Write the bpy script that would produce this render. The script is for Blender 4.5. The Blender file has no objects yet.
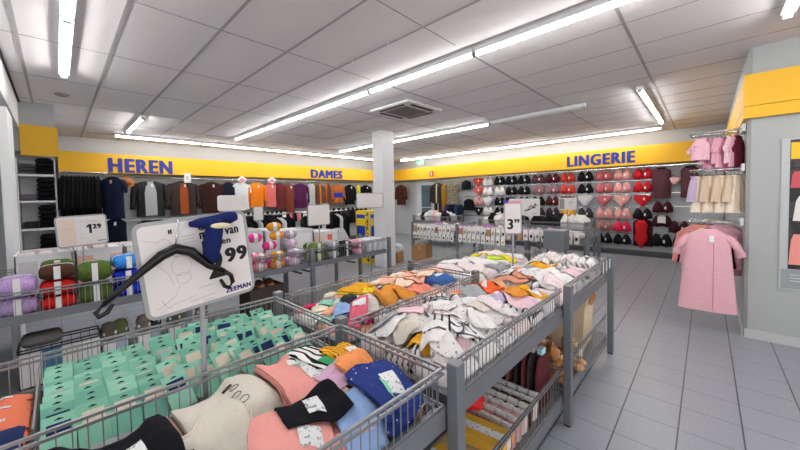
FILL_EMIT = 1.0  # glow strength of the added windows behind the camera
import bpy, math, random
import numpy as np
from mathutils import Vector, Matrix, noise

R = random.Random(7)
PI = math.pi
scene = bpy.context.scene
COL = scene.collection

# ------------------------------------------------------------------ camera geometry
EYE = Vector((0.0, 0.0, 1.55))
FPX, PCX, PCY = 324.0, 400.0, 209.0
_yaw, _pit, _rol = [math.radians(a) for a in (43.40, -2.15, -1.15)]
_F = Vector((-math.sin(_yaw) * math.cos(_pit), math.cos(_yaw) * math.cos(_pit), math.sin(_pit)))
_r0 = Vector((math.cos(_yaw), math.sin(_yaw), 0))
_u0 = _r0.cross(_F)
_R = _r0 * math.cos(_rol) + _u0 * math.sin(_rol)
_U = _u0 * math.cos(_rol) - _r0 * math.sin(_rol)


def sight(px, py):
    return _F + _R * ((px - PCX) / FPX) - _U * ((py - PCY) / FPX)


def on_x(px, py, X):
    d = sight(px, py)
    return EYE + d * (X / d.x)


def on_y(px, py, Y):
    d = sight(px, py)
    return EYE + d * (Y / d.y)


def on_z(px, py, Z):
    d = sight(px, py)
    return EYE + d * ((Z - EYE.z) / d.z)


# ------------------------------------------------------------------ materials
def lin(c):
    c = c / 255.0
    return c / 12.92 if c <= 0.04045 else ((c + 0.055) / 1.055) ** 2.4


def rgb(c):
    return (lin(c[0]), lin(c[1]), lin(c[2]), 1.0)


_mats = {}


def mat(name, col, rough=0.6, metal=0.0, pat=None, col2=None, sc=10.0, th=0.5, bump=0.0, bsc=20.0, spec=0.4, emis=0.0, alpha=1.0, trans=0.0):
    key = (name, tuple(col), pat, tuple(col2) if col2 else None, sc, th)
    if key in _mats:
        return _mats[key]
    m = bpy.data.materials.new(name)
    m.use_nodes = True
    nt = m.node_tree
    b = nt.nodes['Principled BSDF']
    b.inputs['Base Color'].default_value = rgb(col)
    b.inputs['Roughness'].default_value = rough
    b.inputs['Metallic'].default_value = metal
    b.inputs['Specular IOR Level'].default_value = spec
    if alpha < 1:
        b.inputs['Alpha'].default_value = alpha
    if trans > 0:
        b.inputs['Transmission Weight'].default_value = trans
    if emis > 0:
        b.inputs['Emission Color'].default_value = rgb(col)
        b.inputs['Emission Strength'].default_value = emis
    tc = nt.nodes.new('ShaderNodeTexCoord')
    L = nt.links.new

    def math_node(op, a, v=None, c=None):
        n = nt.nodes.new('ShaderNodeMath')
        n.operation = op
        for i, x in enumerate((a, v, c)):
            if x is None:
                continue
            if isinstance(x, (int, float)):
                n.inputs[i].default_value = x
            else:
                L(x, n.inputs[i])
        return n.outputs[0]

    fac = None
    if pat == 'dots':
        n = nt.nodes.new('ShaderNodeTexVoronoi')
        n.inputs['Scale'].default_value = sc
        L(tc.outputs['Object'], n.inputs['Vector'])
        fac = math_node('LESS_THAN', n.outputs['Distance'], th)
    elif pat == 'print':
        n = nt.nodes.new('ShaderNodeTexNoise')
        n.inputs['Scale'].default_value = sc
        n.inputs['Detail'].default_value = 2.5
        L(tc.outputs['Object'], n.inputs['Vector'])
        fac = math_node('GREATER_THAN', n.outputs['Fac'], th)
    elif pat in ('stripe', 'stripey', 'tiger'):
        n = nt.nodes.new('ShaderNodeTexWave')
        n.bands_direction = 'Y' if pat == 'stripey' else 'X'
        n.inputs['Scale'].default_value = sc
        n.inputs['Distortion'].default_value = 9.0 if pat == 'tiger' else 0.0
        n.inputs['Detail'].default_value = 1.0
        L(tc.outputs['Object'], n.inputs['Vector'])
        fac = math_node('GREATER_THAN', n.outputs['Fac'], th)
    elif pat == 'mottle':
        n = nt.nodes.new('ShaderNodeTexNoise')
        n.inputs['Scale'].default_value = sc
        n.inputs['Detail'].default_value = 5.0
        L(tc.outputs['Object'], n.inputs['Vector'])
        fac = n.outputs['Fac']
    elif pat == 'tile':
        sp = nt.nodes.new('ShaderNodeSeparateXYZ')
        L(tc.outputs['Object'], sp.inputs[0])

        def line(o, off, wid):
            a = math_node('ADD', o, off)
            a = math_node('DIVIDE', a, sc)
            a = math_node('FRACT', a)
            a = math_node('SUBTRACT', a, 0.5)
            a = math_node('ABSOLUTE', a)
            return math_node('GREATER_THAN', a, 0.5 - wid / sc)
        fx = line(sp.outputs['X'], 0.421 + 30 * sc, 0.0042)
        fy = line(sp.outputs['Y'], -0.282 + 30 * sc, 0.0020)
        fac = math_node('MAXIMUM', fx, fy)
    if fac is not None:
        mx = nt.nodes.new('ShaderNodeMix')
        mx.data_type = 'RGBA'
        L(fac, mx.inputs['Factor'])
        mx.inputs['A'].default_value = rgb(col)
        mx.inputs['B'].default_value = rgb(col2)
        src = mx.outputs['Result']
        if pat == 'tile':
            n2 = nt.nodes.new('ShaderNodeTexNoise')
            n2.inputs['Scale'].default_value = 55
            n2.inputs['Detail'].default_value = 6
            L(tc.outputs['Object'], n2.inputs['Vector'])
            sp2 = math_node('MULTIPLY_ADD', n2.outputs['Fac'], 0.30, 0.85)
            m2 = nt.nodes.new('ShaderNodeMix')
            m2.data_type = 'RGBA'
            m2.blend_type = 'MULTIPLY'
            m2.inputs['Factor'].default_value = 1.0
            L(src, m2.inputs['A'])
            L(sp2, m2.inputs['B'])
            src = m2.outputs['Result']
        L(src, b.inputs['Base Color'])
    if bump > 0:
        n = nt.nodes.new('ShaderNodeTexNoise')
        n.inputs['Scale'].default_value = bsc
        n.inputs['Detail'].default_value = 3
        L(tc.outputs['Object'], n.inputs['Vector'])
        bn = nt.nodes.new('ShaderNodeBump')
        bn.inputs['Strength'].default_value = bump
        bn.inputs['Distance'].default_value = 0.02
        L(n.outputs['Fac'], bn.inputs['Height'])
        L(bn.outputs['Normal'], b.inputs['Normal'])
    _mats[key] = m
    return m


def cloth(col, pat=None, col2=None, sc=10.0, th=0.5):
    return mat('cloth', col, 0.95, 0, pat, col2, sc, th, bump=0.35, bsc=22.0, spec=0.12)


def knit(col):
    return mat('yarn', col, 0.98, 0, None, None, bump=0.6, bsc=90.0, spec=0.1)


STEEL = mat('painted_steel', (124, 127, 133), 0.42, 0.35)
WIRE = mat('zinc_wire', (150, 152, 156), 0.38, 0.65)
CHROME = mat('chrome', (205, 207, 210), 0.2, 0.9)
WHITEP = mat('white_plastic', (232, 233, 235), 0.45)
WHITES = mat('white_steel', (228, 230, 232), 0.4)
GREYP = mat('grey_plastic', (150, 153, 157), 0.5)
LGREY = mat('light_grey_card', (176, 179, 182), 0.6)
BLACKP = mat('black_plastic', (14, 14, 15), 0.35)
DARK = mat('dark_metal', (52, 54, 58), 0.5, 0.3)
PAPER = mat('white_paper', (235, 235, 236), 0.8)
PAPERL = mat('printed_label', (232, 233, 234), 0.8, 0, 'print', (150, 160, 165), 70, 0.60)
INK = mat('black_ink', (22, 22, 26), 0.7)
GREYINK = mat('grey_ink', (150, 148, 148), 0.8)
NAVYINK = mat('navy_ink', (28, 40, 120), 0.6)
YELLOW = mat('yellow_board', (238, 184, 40), 0.55)
BLUEL = mat('blue_letter', (40, 50, 140), 0.45)
KRAFT = mat('kraft_card', (178, 134, 90), 0.85)
WALLM = mat('grey_wall_paint', (196, 199, 202), 0.85, bump=0.02, bsc=60)
TUBE = mat('lit_tube', (255, 253, 250), 0.5, emis=26.0)
TUBEOFF = mat('unlit_tube', (200, 200, 198), 0.4)

# ------------------------------------------------------------------ mesh builder
class MB:
    def __init__(s):
        s.v = []
        s.f = []

    def box(s, x0, x1, y0, y1, z0, z1, T=None):
        b = len(s.v)
        for p in ((x0, y0, z0), (x1, y0, z0), (x1, y1, z0), (x0, y1, z0), (x0, y0, z1), (x1, y0, z1), (x1, y1, z1), (x0, y1, z1)):
            s.v.append(T @ Vector(p) if T else p)
        for q in ((3, 2, 1, 0), (4, 5, 6, 7), (0, 1, 5, 4), (1, 2, 6, 5), (2, 3, 7, 6), (3, 0, 4, 7)):
            s.f.append(tuple(b + i for i in q))
        return s

    def rbox(s, x0, x1, y0, y1, z0, z1, r=0.01, T=None):
        """box with chamfered vertical and top edges"""
        b = len(s.v)
        def ring(z, d):
            return [(x0 + r + d, y0 + d, z), (x1 - r - d, y0 + d, z), (x1 - d, y0 + r + d, z), (x1 - d, y1 - r - d, z),
                    (x1 - r - d, y1 - d, z), (x0 + r + d, y1 - d, z), (x0 + d, y1 - r - d, z), (x0 + d, y0 + r + d, z)]
        rs = [ring(z0, r * .5), ring(z0 + r, 0), ring(z1 - r, 0), ring(z1, r * .5)]
        return s.loft(rs, True, True, T)

    def loft(s, rings, cap0=False, cap1=False, T=None, closed=True):
        b = len(s.v)
        n = len(rings[0])
        for r in rings:
            for p in r:
                s.v.append(T @ Vector(p) if T else tuple(p))
        for i in range(len(rings) - 1):
            for j in range(n if closed else n - 1):
                k = (j + 1) % n
                s.f.append((b + i * n + j, b + i * n + k, b + (i + 1) * n + k, b + (i + 1) * n + j))
        if cap0:
            s.f.append(tuple(b + j for j in range(n - 1, -1, -1)))
        if cap1:
            s.f.append(tuple(b + (len(rings) - 1) * n + j for j in range(n)))
        return s

    def tube(s, pts, r, n=6, caps=True, flat=None):
        pts = [Vector(p) for p in pts]
        rings = []
        up = Vector((0, 0, 1))
        for i, p in enumerate(pts):
            a = pts[max(0, i - 1)]
            c = pts[min(len(pts) - 1, i + 1)]
            d = (c - a).normalized()
            ref = up if abs(d.z) < 0.92 else Vector((0, 1, 0))
            x = d.cross(ref).normalized()
            y = x.cross(d)
            ri = r[i] if isinstance(r, (list, tuple)) else r
            ra, rb = (ri, ri) if flat is None else (ri, ri * flat)
            rings.append([p + x * (math.cos(2 * PI * k / n) * ra) + y * (math.sin(2 * PI * k / n) * rb) for k in range(n)])
        return s.loft(rings, caps, caps)

    def grid(s, rows):
        b = len(s.v)
        m = len(rows[0])
        for r in rows:
            s.v.extend(tuple(p) for p in r)
        for i in range(len(rows) - 1):
            for j in range(m - 1):
                s.f.append((b + i * m + j, b + i * m + j + 1, b + (i + 1) * m + j + 1, b + (i + 1) * m + j))
        return s

    def prism(s, poly, z0, z1, T=None):
        return s.loft([[(x, y, z0) for x, y in poly], [(x, y, z1) for x, y in poly]], True, True, T)

    def mesh(s, name):
        m = bpy.data.meshes.new(name)
        m.from_pydata([tuple(p) for p in s.v], [], s.f)
        m.update()
        return m


def obj(name, mb, material, parent=None, smooth=False, loc=None, rot=None):
    me = mb.mesh(name) if isinstance(mb, MB) else mb
    if material is not None and len(me.materials) == 0:
        me.materials.append(material)
    if smooth:
        me.polygons.foreach_set('use_smooth', [True] * len(me.polygons))
    o = bpy.data.objects.new(name, me)
    COL.objects.link(o)
    if parent is not None:
        o.parent = parent
    if loc is not None:
        o.location = loc
    if rot is not None:
        o.rotation_euler = rot
    return o


REG = []


def tag(o, label, cat, group=None, order=None):
    """order: (key function over the world location, closing phrase) used to tell like things apart"""
    o['label'] = label
    o['category'] = cat
    if group:
        o['group'] = group
    REG.append((o, label, order))
    return o


def thing(name, label, cat, loc=(0, 0, 0), rot=(0, 0, 0), group=None, order=None):
    o = bpy.data.objects.new(name, None)
    o.empty_display_size = 0.05
    COL.objects.link(o)
    o.location = loc
    o.rotation_euler = rot
    return tag(o, label, cat, group, order)


def struct(name, mb, m):
    o = obj(name, mb, m)
    o['kind'] = 'structure'
    return o


def dup(root, loc, rot=None, label=None, group=None, order=None, swap=None):
    """copy of a thing with copies of its parts and sub-parts; swap maps part-name stem to a material"""
    r = root.copy()
    COL.objects.link(r)
    r.location = loc
    if rot is not None:
        r.rotation_euler = rot
    if label:
        tag(r, label, r['category'], group or r.get('group'), order)

    def rec(a, b):
        for ch in a.children:
            c = ch.copy()
            COL.objects.link(c)
            c.parent = b
            rec(ch, c)
    rec(root, r)
    return r


def recolor(root, table):
    """give parts of a copied thing their own material (their mesh data is copied first)"""
    def rec(o):
        k = o.name.split('.')[0]
        if o.type == 'MESH' and k in table:
            o.data = o.data.copy()
            o.data.materials.clear()
            o.data.materials.append(table[k])
        for c in o.children:
            rec(c)
    rec(root)


ORD = 'first second third fourth fifth sixth seventh eighth ninth tenth eleventh twelfth thirteenth fourteenth fifteenth sixteenth seventeenth eighteenth nineteenth twentieth'.split()
TENS = ['', '', 'twenty', 'thirty', 'forty', 'fifty', 'sixty', 'seventy', 'eighty', 'ninety']


def ordinal(n):
    if n <= 20:
        return ORD[n - 1]
    if n % 10 == 0:
        return TENS[n // 10][:-1] + 'ieth'
    return TENS[n // 10] + '-' + ORD[n % 10 - 1]


BY_Y = (lambda l: l.y, 'from the camera end')
BY_X = (lambda l: -l.x, 'from the aisle')
BY_XW = (lambda l: l.x, 'from the far corner')
BY_YW = (lambda l: l.y, 'from the shelf end')
BY_Z = (lambda l: l.z, 'from the bottom')


def settle_labels():
    by = {}
    for o, lab, order in REG:
        by.setdefault(lab, []).append((o, order))
    for lab, L in by.items():
        if len(L) < 2:
            continue
        key, phrase = next((od for _, od in L if od), BY_Y)
        L.sort(key=lambda t: key(t[0].location))
        for i, (o, _) in enumerate(L):
            o['label'] = f'{lab}, {ordinal(i + 1)} {phrase}'


def text_mesh(s, size, ext=0.001, bold=0.0, ax='LEFT', sp=1.0):
    cu = bpy.data.curves.new('t', 'FONT')
    cu.body = s
    cu.size = size
    cu.extrude = ext
    cu.align_x = ax
    cu.space_character = sp * (1 + bold * 3.0 / size)
    cu.resolution_u = 3
    o = bpy.data.objects.new('t', cu)
    COL.objects.link(o)
    dg = bpy.context.evaluated_depsgraph_get()
    dg.update()
    me = bpy.data.meshes.new_from_object(o.evaluated_get(dg))
    bpy.data.objects.remove(o)
    me.materials.clear()
    if bold > 0:                       # heavier strokes
        V = [v.co.copy() for v in me.vertices]
        F = [tuple(p.vertices) for p in me.polygons]
        vv, ff = [], []
        for k, (dx, dy) in enumerate(((-1, 0), (-.5, 0), (0, 0), (.5, 0), (1, 0), (-.7, .45), (.7, .45), (-.7, -.45), (.7, -.45))):
            n = len(vv)
            vv += [(p.x + dx * bold * 1.25, p.y + dy * bold, p.z + k * ext * .01) for p in V]
            ff += [tuple(n + i for i in f) for f in F]
        me = bpy.data.meshes.new('t')
        me.from_pydata(vv, [], ff)
    return me


def axes(origin, xd, yd):
    x = Vector(xd).normalized()
    y = Vector(yd).normalized()
    z = x.cross(y)
    M = Matrix((x, y, z)).transposed().to_4x4()
    M.translation = Vector(origin)
    return M


def text(s, size, M, material, parent=None, bold=0.0, ext=0.001, name='lettering', fit=None, ax='LEFT', sp=1.0):
    me = text_mesh(s, size, ext, bold, ax, sp)
    if fit:
        xs = [v.co.x for v in me.vertices]
        ys = [v.co.y for v in me.vertices]
        w, h = max(xs) - min(xs), max(ys) - min(ys)
        for v in me.vertices:
            v.co.x = (v.co.x - min(xs)) / w * fit[0]
            v.co.y = (v.co.y - min(ys)) / h * fit[1]
    me.transform(M)
    return obj(name, me, material, parent)
# ------------------------------------------------------------------ the room
CZ = 3.0
struct('floor', MB().box(-10.4, 3.6, -3.2, 10.4, -0.12, 0.0), mat('floor_tiles', (152, 157, 166), 0.33, 0, 'tile', (74, 76, 82), 0.3046, spec=0.45))
struct('ceiling', MB().box(-10.4, 3.6, -3.2, 10.4, CZ, CZ + 0.1), mat('ceiling_panel', (236, 231, 232), 0.9, 0, 'mottle', (220, 215, 217), 60))
RAILM = mat('ceiling_rail', (166, 163, 165), 0.6)
mb = MB()
for k in range(-6, 5):
    y = 0.418 + 0.598 * k
    mb.box(-9.99, 3.5, y - 0.013, y + 0.013, CZ - 0.004, CZ - 0.0005)
struct('trim_1', mb, RAILM)
mb = MB()
for k in range(5, 17):
    y = 0.418 + 0.598 * k
    mb.box(-9.99, 3.5, y - 0.0035, y + 0.0035, CZ - 0.003, CZ - 0.0005)
for k in range(-3, 9):
    x = -0.53 - 1.245 * k
    if x < -9.9:
        continue
    w = 0.0035
    mb.box(x - w, x + w, -2.9, 2.7, CZ - 0.003, CZ - 0.0005)
struct('trim_2', mb, mat('thin_ceiling_joint', (140, 137, 139), 0.7))
mb = MB()
for k in range(-3, 9):
    x = -0.53 - 1.245 * k
    if x < -9.9:
        continue
    mb.box(x - 0.013, x + 0.013, 2.95, 9.98, CZ - 0.004, CZ - 0.0005)
struct('trim_3', mb, RAILM)
struct('wall_left', MB().box(-10.3, -10.0, -3.0, 10.3, 0, CZ), WALLM)
struct('wall_back', MB().box(-10.0, 0.3, 10.0, 10.3, 0, CZ), WALLM)
struct('wall_right', MB().box(3.5, 3.6, -3.0, 4.93, 0, CZ), WALLM)
struct('wall_front', MB().box(-10.0, 3.5, -3.2, -3.0, 0, CZ), WALLM)
# the projecting block of wall beside the aisle
mb = MB()
c = 0.03
mb.prism([(0.30 + c, 4.93), (3.5, 4.93), (3.5, 10.0), (0.30, 10.0), (0.30, 4.93 + c)], 0, CZ)
struct('wall_corner', mb, mat('grey_wall_panel', (172, 176, 176), 0.6))
struct('baseboard_right', MB().box(0.305, 3.5, 4.915, 4.93, 0, 0.095).box(0.285, 0.30, 4.93, 9.9, 0, 0.095), mat('grey_skirting', (190, 193, 194), 0.5))
# the return wall with the shelves and the white partition beside the camera
struct('wall_return', MB().box(-10.0, -7.36, -0.9, 0.0, 0, CZ).box(-7.36, -7.0, -0.9, 0.02, 2.3, CZ), mat('return_wall_paint', (182, 184, 187), 0.85))
struct('wall_partition', MB().box(-5.55, -4.95, -0.36, -0.30, 0, 2.5), mat('white_partition', (226, 228, 230), 0.6))
struct('wall_soffit', MB().box(-7.0, -1.6, -0.9, -0.32, 2.62, CZ), mat('white_soffit', (222, 223, 224), 0.7))
struct('trim_4', MB().box(-7.0, -1.6, -0.318, -0.300, CZ - 0.02, CZ), mat('dark_shadow_gap_trim', (20, 20, 22), 0.7))
struct('wall_alcove', MB().box(-7.36, -1.6, -1.0, -0.9, 0, CZ), WALLM)

# yellow boards
def board(mbx, label):
    return tag(obj('yellow_fascia', mbx, YELLOW), label, 'signboard', 'yellow fascia boards')


heren = thing('yellow_fascia', 'long yellow fascia board lettered HEREN and DAMES above the menswear wall', 'signboard', (-9.6, 0.05, 2.22), group='yellow fascia boards')
obj('board', MB().box(-0.298, 0, 0, 9.55, 0, 0.41), YELLOW, heren)
obj('lower_strip', MB().box(-0.298, 0.012, 0, 9.55, -0.012, 0.07), YELLOW, heren)
text('HEREN', 0.4, axes((0.004, 0.755, 0.0), (0, 1, 0), (0, 0, 1)) @ Matrix.Translation((0, 0, 0)), BLUEL, heren, 0.021, 0.012, fit=(1.19, 0.32))
text('DAMES', 0.4, axes((0.004, 5.80, 0.02), (0, 1, 0), (0, 0, 1)), BLUEL, heren, 0.021, 0.012, fit=(1.30, 0.29))
ling = thing('yellow_fascia', 'long yellow fascia board lettered LINGERIE above the underwear wall', 'signboard', (-9.6, 9.6, 2.22), group='yellow fascia boards')
obj('board', MB().box(0, 9.86, 0, 0.298, 0, 0.43), YELLOW, ling)
obj('lower_strip', MB().box(0, 9.86, -0.012, 0.298, -0.012, 0.07), YELLOW, ling)
text('LINGERIE', 0.4, axes((6.83, -0.004, 0.045), (1, 0, 0), (0, 0, 1)), BLUEL, ling, 0.019, 0.012, fit=(1.52, 0.29))
cor = thing('yellow_fascia', 'yellow fascia board wrapping the projecting grey wall beside the aisle', 'signboard', (0.3, 4.93, 2.28), group='yellow fascia boards')
obj('board', MB().box(-0.03, 3.19, -0.05, -0.002, 0.125, 0.44).box(-0.03, -0.002, 0, 4.65, 0.125, 0.44), YELLOW, cor)
obj('lower_strip', MB().box(-0.03, 3.19, -0.05, -0.002, 0, 0.119).box(-0.03, -0.002, 0, 4.65, 0, 0.119), YELLOW, cor)
ret = thing('yellow_fascia', 'short yellow fascia board above the shelves of folded black clothes', 'signboard', (-7.0, -0.3, 2.24), group='yellow fascia boards')
obj('board', MB().box(0.003, 0.03, -0.02, 0.35, 0.07, 0.43), YELLOW, ret)
obj('lower_strip', MB().box(0.003, 0.036, -0.02, 0.36, 0, 0.069), YELLOW, ret)

# grey panelling below the boards
struct('trim_5', MB().box(-9.98, -9.9, 0.05, 9.85, 0.1, 2.2), mat('grey_back_panel', (202, 206, 210), 0.6))
struct('trim_6', MB().box(-7.55, 0.27, 9.88, 9.98, 0.1, 2.2), mat('grey_slat_panel', (188, 193, 199), 0.6))
struct('baseboard_back', MB().box(-7.55, 0.27, 9.62, 9.88, 0, 0.1), mat('dark_plinth', (70, 72, 76), 0.6))
struct('baseboard_left', MB().box(-9.9, -9.62, 0.05, 9.55, 0, 0.1), mat('dark_plinth', (70, 72, 76), 0.6))

# square pillar
struct('wall_pillar', MB().rbox(-5.43, -5.09, 4.87, 5.22, 0, CZ, 0.012), mat('white_pillar', (214, 215, 217), 0.35))

# fire door in the corner of the lingerie wall
dr = MB().box(-8.42, -7.56, 9.93, 10.0, 0, 2.12)
struct('door_1', dr, mat('white_door', (214, 219, 226), 0.5))
struct('window_1', MB().box(-8.2, -7.7, 9.922, 9.93, 0.7, 2.0), mat('dark_door_glass', (96, 116, 132), 0.15))
struct('trim_7', MB().box(-8.5, -8.42, 9.9, 10.0, 0, 2.2).box(-7.56, -7.48, 9.9, 10.0, 0, 2.2).box(-8.5, -7.48, 9.9, 10.0, 2.12, 2.2).box(-8.22, -8.19, 9.91, 9.925, 0.68, 2.02).box(-7.71, -7.68, 9.91, 9.925, 0.68, 2.02).box(-8.2, -7.7, 9.91, 9.925, 1.98, 2.02).box(-8.2, -7.7, 9.91, 9.925, 1.1, 1.13), mat('door_frame_grey', (198, 203, 210), 0.5))

# unseen glowing windows, added behind the camera to brighten the room
FILL_GLOW = mat('added_fill_glow', (250, 248, 246), 0.3, emis=FILL_EMIT)
def added_fill_window(n, x0, x1, y0, y1):
    mbw = MB().box(x0, x1, y0, y1, .45, 2.55)
    struct(f'window_{n}', mbw, FILL_GLOW)  # added fill panel, glows to lift the brightness
added_fill_window(2, -1.2, 3.2, -2.999, -2.985)
added_fill_window(3, 3.485, 3.499, -2.6, 3.6)
fr = MB()
for x in (-1.25, .25, 1.75, 3.22):
    fr.box(x - .03, x + .03, -3.0, -2.95, .4, 2.6)
for y in (-2.65, -.55, 1.5, 3.62):
    fr.box(3.45, 3.5, y - .03, y + .03, .4, 2.6)
for z in (.40, 2.56):
    fr.box(-1.25, 3.25, -3.0, -2.95, z, z + .05).box(3.45, 3.5, -2.65, 3.65, z, z + .05)
struct('trim_8', fr, STEEL)  # frames of the added windows

# ------------------------------------------------------------------ strip lights
def strip(a, b, label, lit=True, z=2.955):
    a, b = Vector((a[0], a[1], z)), Vector((b[0], b[1], z))
    d = b - a
    L = d.length
    t = thing('strip_light', label, 'ceiling light', a, (0, 0, math.atan2(d.y, d.x)), 'strip lights on the ceiling')
    obj('housing', MB().box(0, L, -0.04, 0.04, 0.0, 0.0448), WHITES, t)
    g = 0.02
    n = 8
    ring = [(0.019 * math.cos(PI + PI * k / (n - 1)), 0.030 * math.sin(PI + PI * k / (n - 1)) - 0.001) for k in range(n)]
    obj('tube', MB().loft([[(g, y, z2) for y, z2 in ring], [(L - g, y, z2) for y, z2 in ring]], True, True), TUBE if lit else TUBEOFF, t)
    for x in (0.0, L - 0.018):
        obj('end_cap', MB().box(x, x + 0.018, -0.026, 0.026, -0.036, 0.0), GREYP, t)
    return t


def run(fixed, pts, axis, text_, names):
    for i in range(len(pts) - 1):
        a, b = pts[i], pts[i + 1]
        s = 0.006 if b > a else -0.006
        pa = (a + s, fixed) if axis == 'x' else (fixed, a + s)
        pb = (b - s, fixed) if axis == 'x' else (fixed, b - s)
        strip(pa, pb, names.format(ordinal(i + 1)))


run(2.9, [2.95, 1.42, -0.12, -1.68, -3.25, -4.83, -6.36, -7.9], 'x', '', 'lit ceiling tube, {} along the longest row over the clothes tables')
run(5.92, [-3.12, -4.76, -6.4, -8.04], 'x', '', 'lit ceiling tube, {} along the row passing behind the pillar')
strip((-1.44, 5.92), (-3.1, 5.92), 'unlit ceiling tube continuing the row that passes behind the pillar', False)
run(9.2, [-0.72, -2.3, -3.88, -5.46, -7.04, -8.6], 'x', '', 'lit ceiling tube above the lingerie board, {} from the short cross row')
run(-9.0, [0.88, 2.48, 4.06, 5.6, 7.15, 8.7], 'y', '', 'lit ceiling tube above the menswear board, {} from the black jackets')
run(1.04, [-6.83, -8.4], 'x', '', 'short lit ceiling tube pointing at the HEREN lettering')
run(-0.68, [5.55, 7.05, 8.55], 'y', '', 'lit ceiling tube running to the lingerie wall, {} of two')
strip((0.46, 4.1), (0.46, 2.96), 'lit ceiling tube over the aisle before the projecting grey wall')
run(0.11, [-5.12, -3.53, -1.95, -0.4], 'x', '', 'lit ceiling tube beside the white soffit, {} from the shelf end')

# ceiling cassette, detector, hooks
ac = thing('air_conditioner', 'square white ceiling air conditioner with brown grey grille beside the pillar', 'air conditioner', (-3.66, 4.07, CZ))
obj('body', MB().rbox(-0.44, 0.44, -0.44, 0.44, -0.035, 0.0, 0.02), mat('cassette_white', (212, 210, 208), 0.5), ac)
obj('grille', MB().box(-0.24, 0.24, -0.27, 0.27, -0.042, -0.034), mat('cassette_grille', (132, 122, 118), 0.7, 0, 'stripe', (112, 104, 100), 30), ac)
for x0, x1, y0, y1 in ((-0.27, 0.27, -0.375, -0.32), (-0.27, 0.27, 0.32, 0.375), (-0.375, -0.31, -0.27, 0.27), (0.31, 0.375, -0.27, 0.27)):
    obj('air_slot', MB().box(x0, x1, y0, y1, -0.040, -0.034), mat('dark_slot', (64, 60, 60), 0.7), ac)
p = on_z(62, 94, CZ)
tag(obj('smoke_detector', MB().loft([[(0.075 * s * math.cos(2 * PI * k / 20), 0.075 * s * math.sin(2 * PI * k / 20), z) for k in range(20)] for s, z in ((1.0, 0), (0.98, -0.012), (0.6, -0.03))], False, True), mat('grey_disc', (150, 146, 146), 0.6), None, loc=p), 'flat grey round detector disc on a ceiling panel near the shelves', 'detector')
for k, px in enumerate((313, 352.5, 388)):
    q = on_z(px, (80, 60.5, 42)[k], CZ)
    tag(obj('ceiling_hook', MB().tube([(0, 0, 0), (0, 0, -0.03), (0.012, 0, -0.042), (0.02, 0, -0.03)], 0.004, 5), WHITES, None, loc=q),
        'small white hook on the ceiling rail before the longest light row', 'hook', 'ceiling hooks', (lambda l: -l.x, 'from the aisle'))

# exit and extinguisher signs
q = on_y(420.5, 162.5, 9.55)
ex = thing('exit_sign', 'green illuminated exit sign with a white running figure', 'sign', q)
obj('panel', MB().box(-0.15, 0.15, -0.02, 0.0, -0.075, 0.075), mat('green_sign', (30, 170, 110), 0.5, emis=1.2), ex)
fig = MB()
for x0, x1, z0, z1 in ((-0.02, 0.02, 0.03, 0.06), (-0.03, 0.02, -0.02, 0.03), (-0.06, -0.03, -0.05, -0.02), (0.01, 0.04, -0.055, -0.02), (0.02, 0.06, 0.0, 0.02), (0.08, 0.13, -0.055, 0.055)):
    fig.box(x0, x1, -0.024, -0.021, z0, z1)
obj('running_figure', fig, mat('lit_white', (245, 250, 245), 0.5, emis=1.0), ex)
q = on_y(431.5, 173.8, 9.585)
fs = thing('fire_sign', 'small red fire extinguisher sign on the yellow board', 'sign', q)
obj('panel', MB().box(-0.085, 0.085, -0.006, 0.006, -0.1, 0.1), mat('red_sign', (205, 70, 45), 0.5), fs)
obj('extinguisher_symbol', MB().box(-0.02, 0.025, -0.009, -0.0065, -0.07, 0.03).box(-0.01, 0.015, -0.009, -0.0065, 0.03, 0.06).box(-0.045, -0.01, -0.009, -0.0065, 0.04, 0.055), PAPER, fs)

# ------------------------------------------------------------------ basket tables
ZR = 0.925
def wires(mb, a, b, z0, z1, pitch=0.032, w=0.0016, rails=(0.0, 0.022)):
    a, b = Vector((a[0], a[1], 0)), Vector((b[0], b[1], 0))
    d = b - a
    L = d.length
    d.normalize()
    nrm = Vector((-d.y, d.x, 0))
    T = Matrix(((d.x, nrm.x, 0, a.x), (d.y, nrm.y, 0, a.y), (0, 0, 1, 0), (0, 0, 0, 1)))
    n = int(L / pitch)
    for i in range(1, n):
        x = L * i / n
        mb.box(x - w, x + w, -w, w, z0, z1, T)
    for r in rails:
        mb.box(0, L, -0.0045, 0.0045, z1 - r - 0.0045, z1 - r + 0.0045, T)
    mb.box(0, L, -0.0035, 0.0035, z0, z0 + 0.007, T)


def post_at(t, x, y, ox, oy, h=0.945):
    p = obj('post', MB().rbox(x - ox - 0.025, x - ox + 0.025, y - oy - 0.025, y - oy + 0.025, 0.012, h, 0.004), STEEL, t)
    obj('foot', MB().rbox(x - ox - 0.021, x - ox + 0.021, y - oy - 0.021, y - oy + 0.021, 0, 0.012, 0.003), BLACKP, p)


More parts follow.
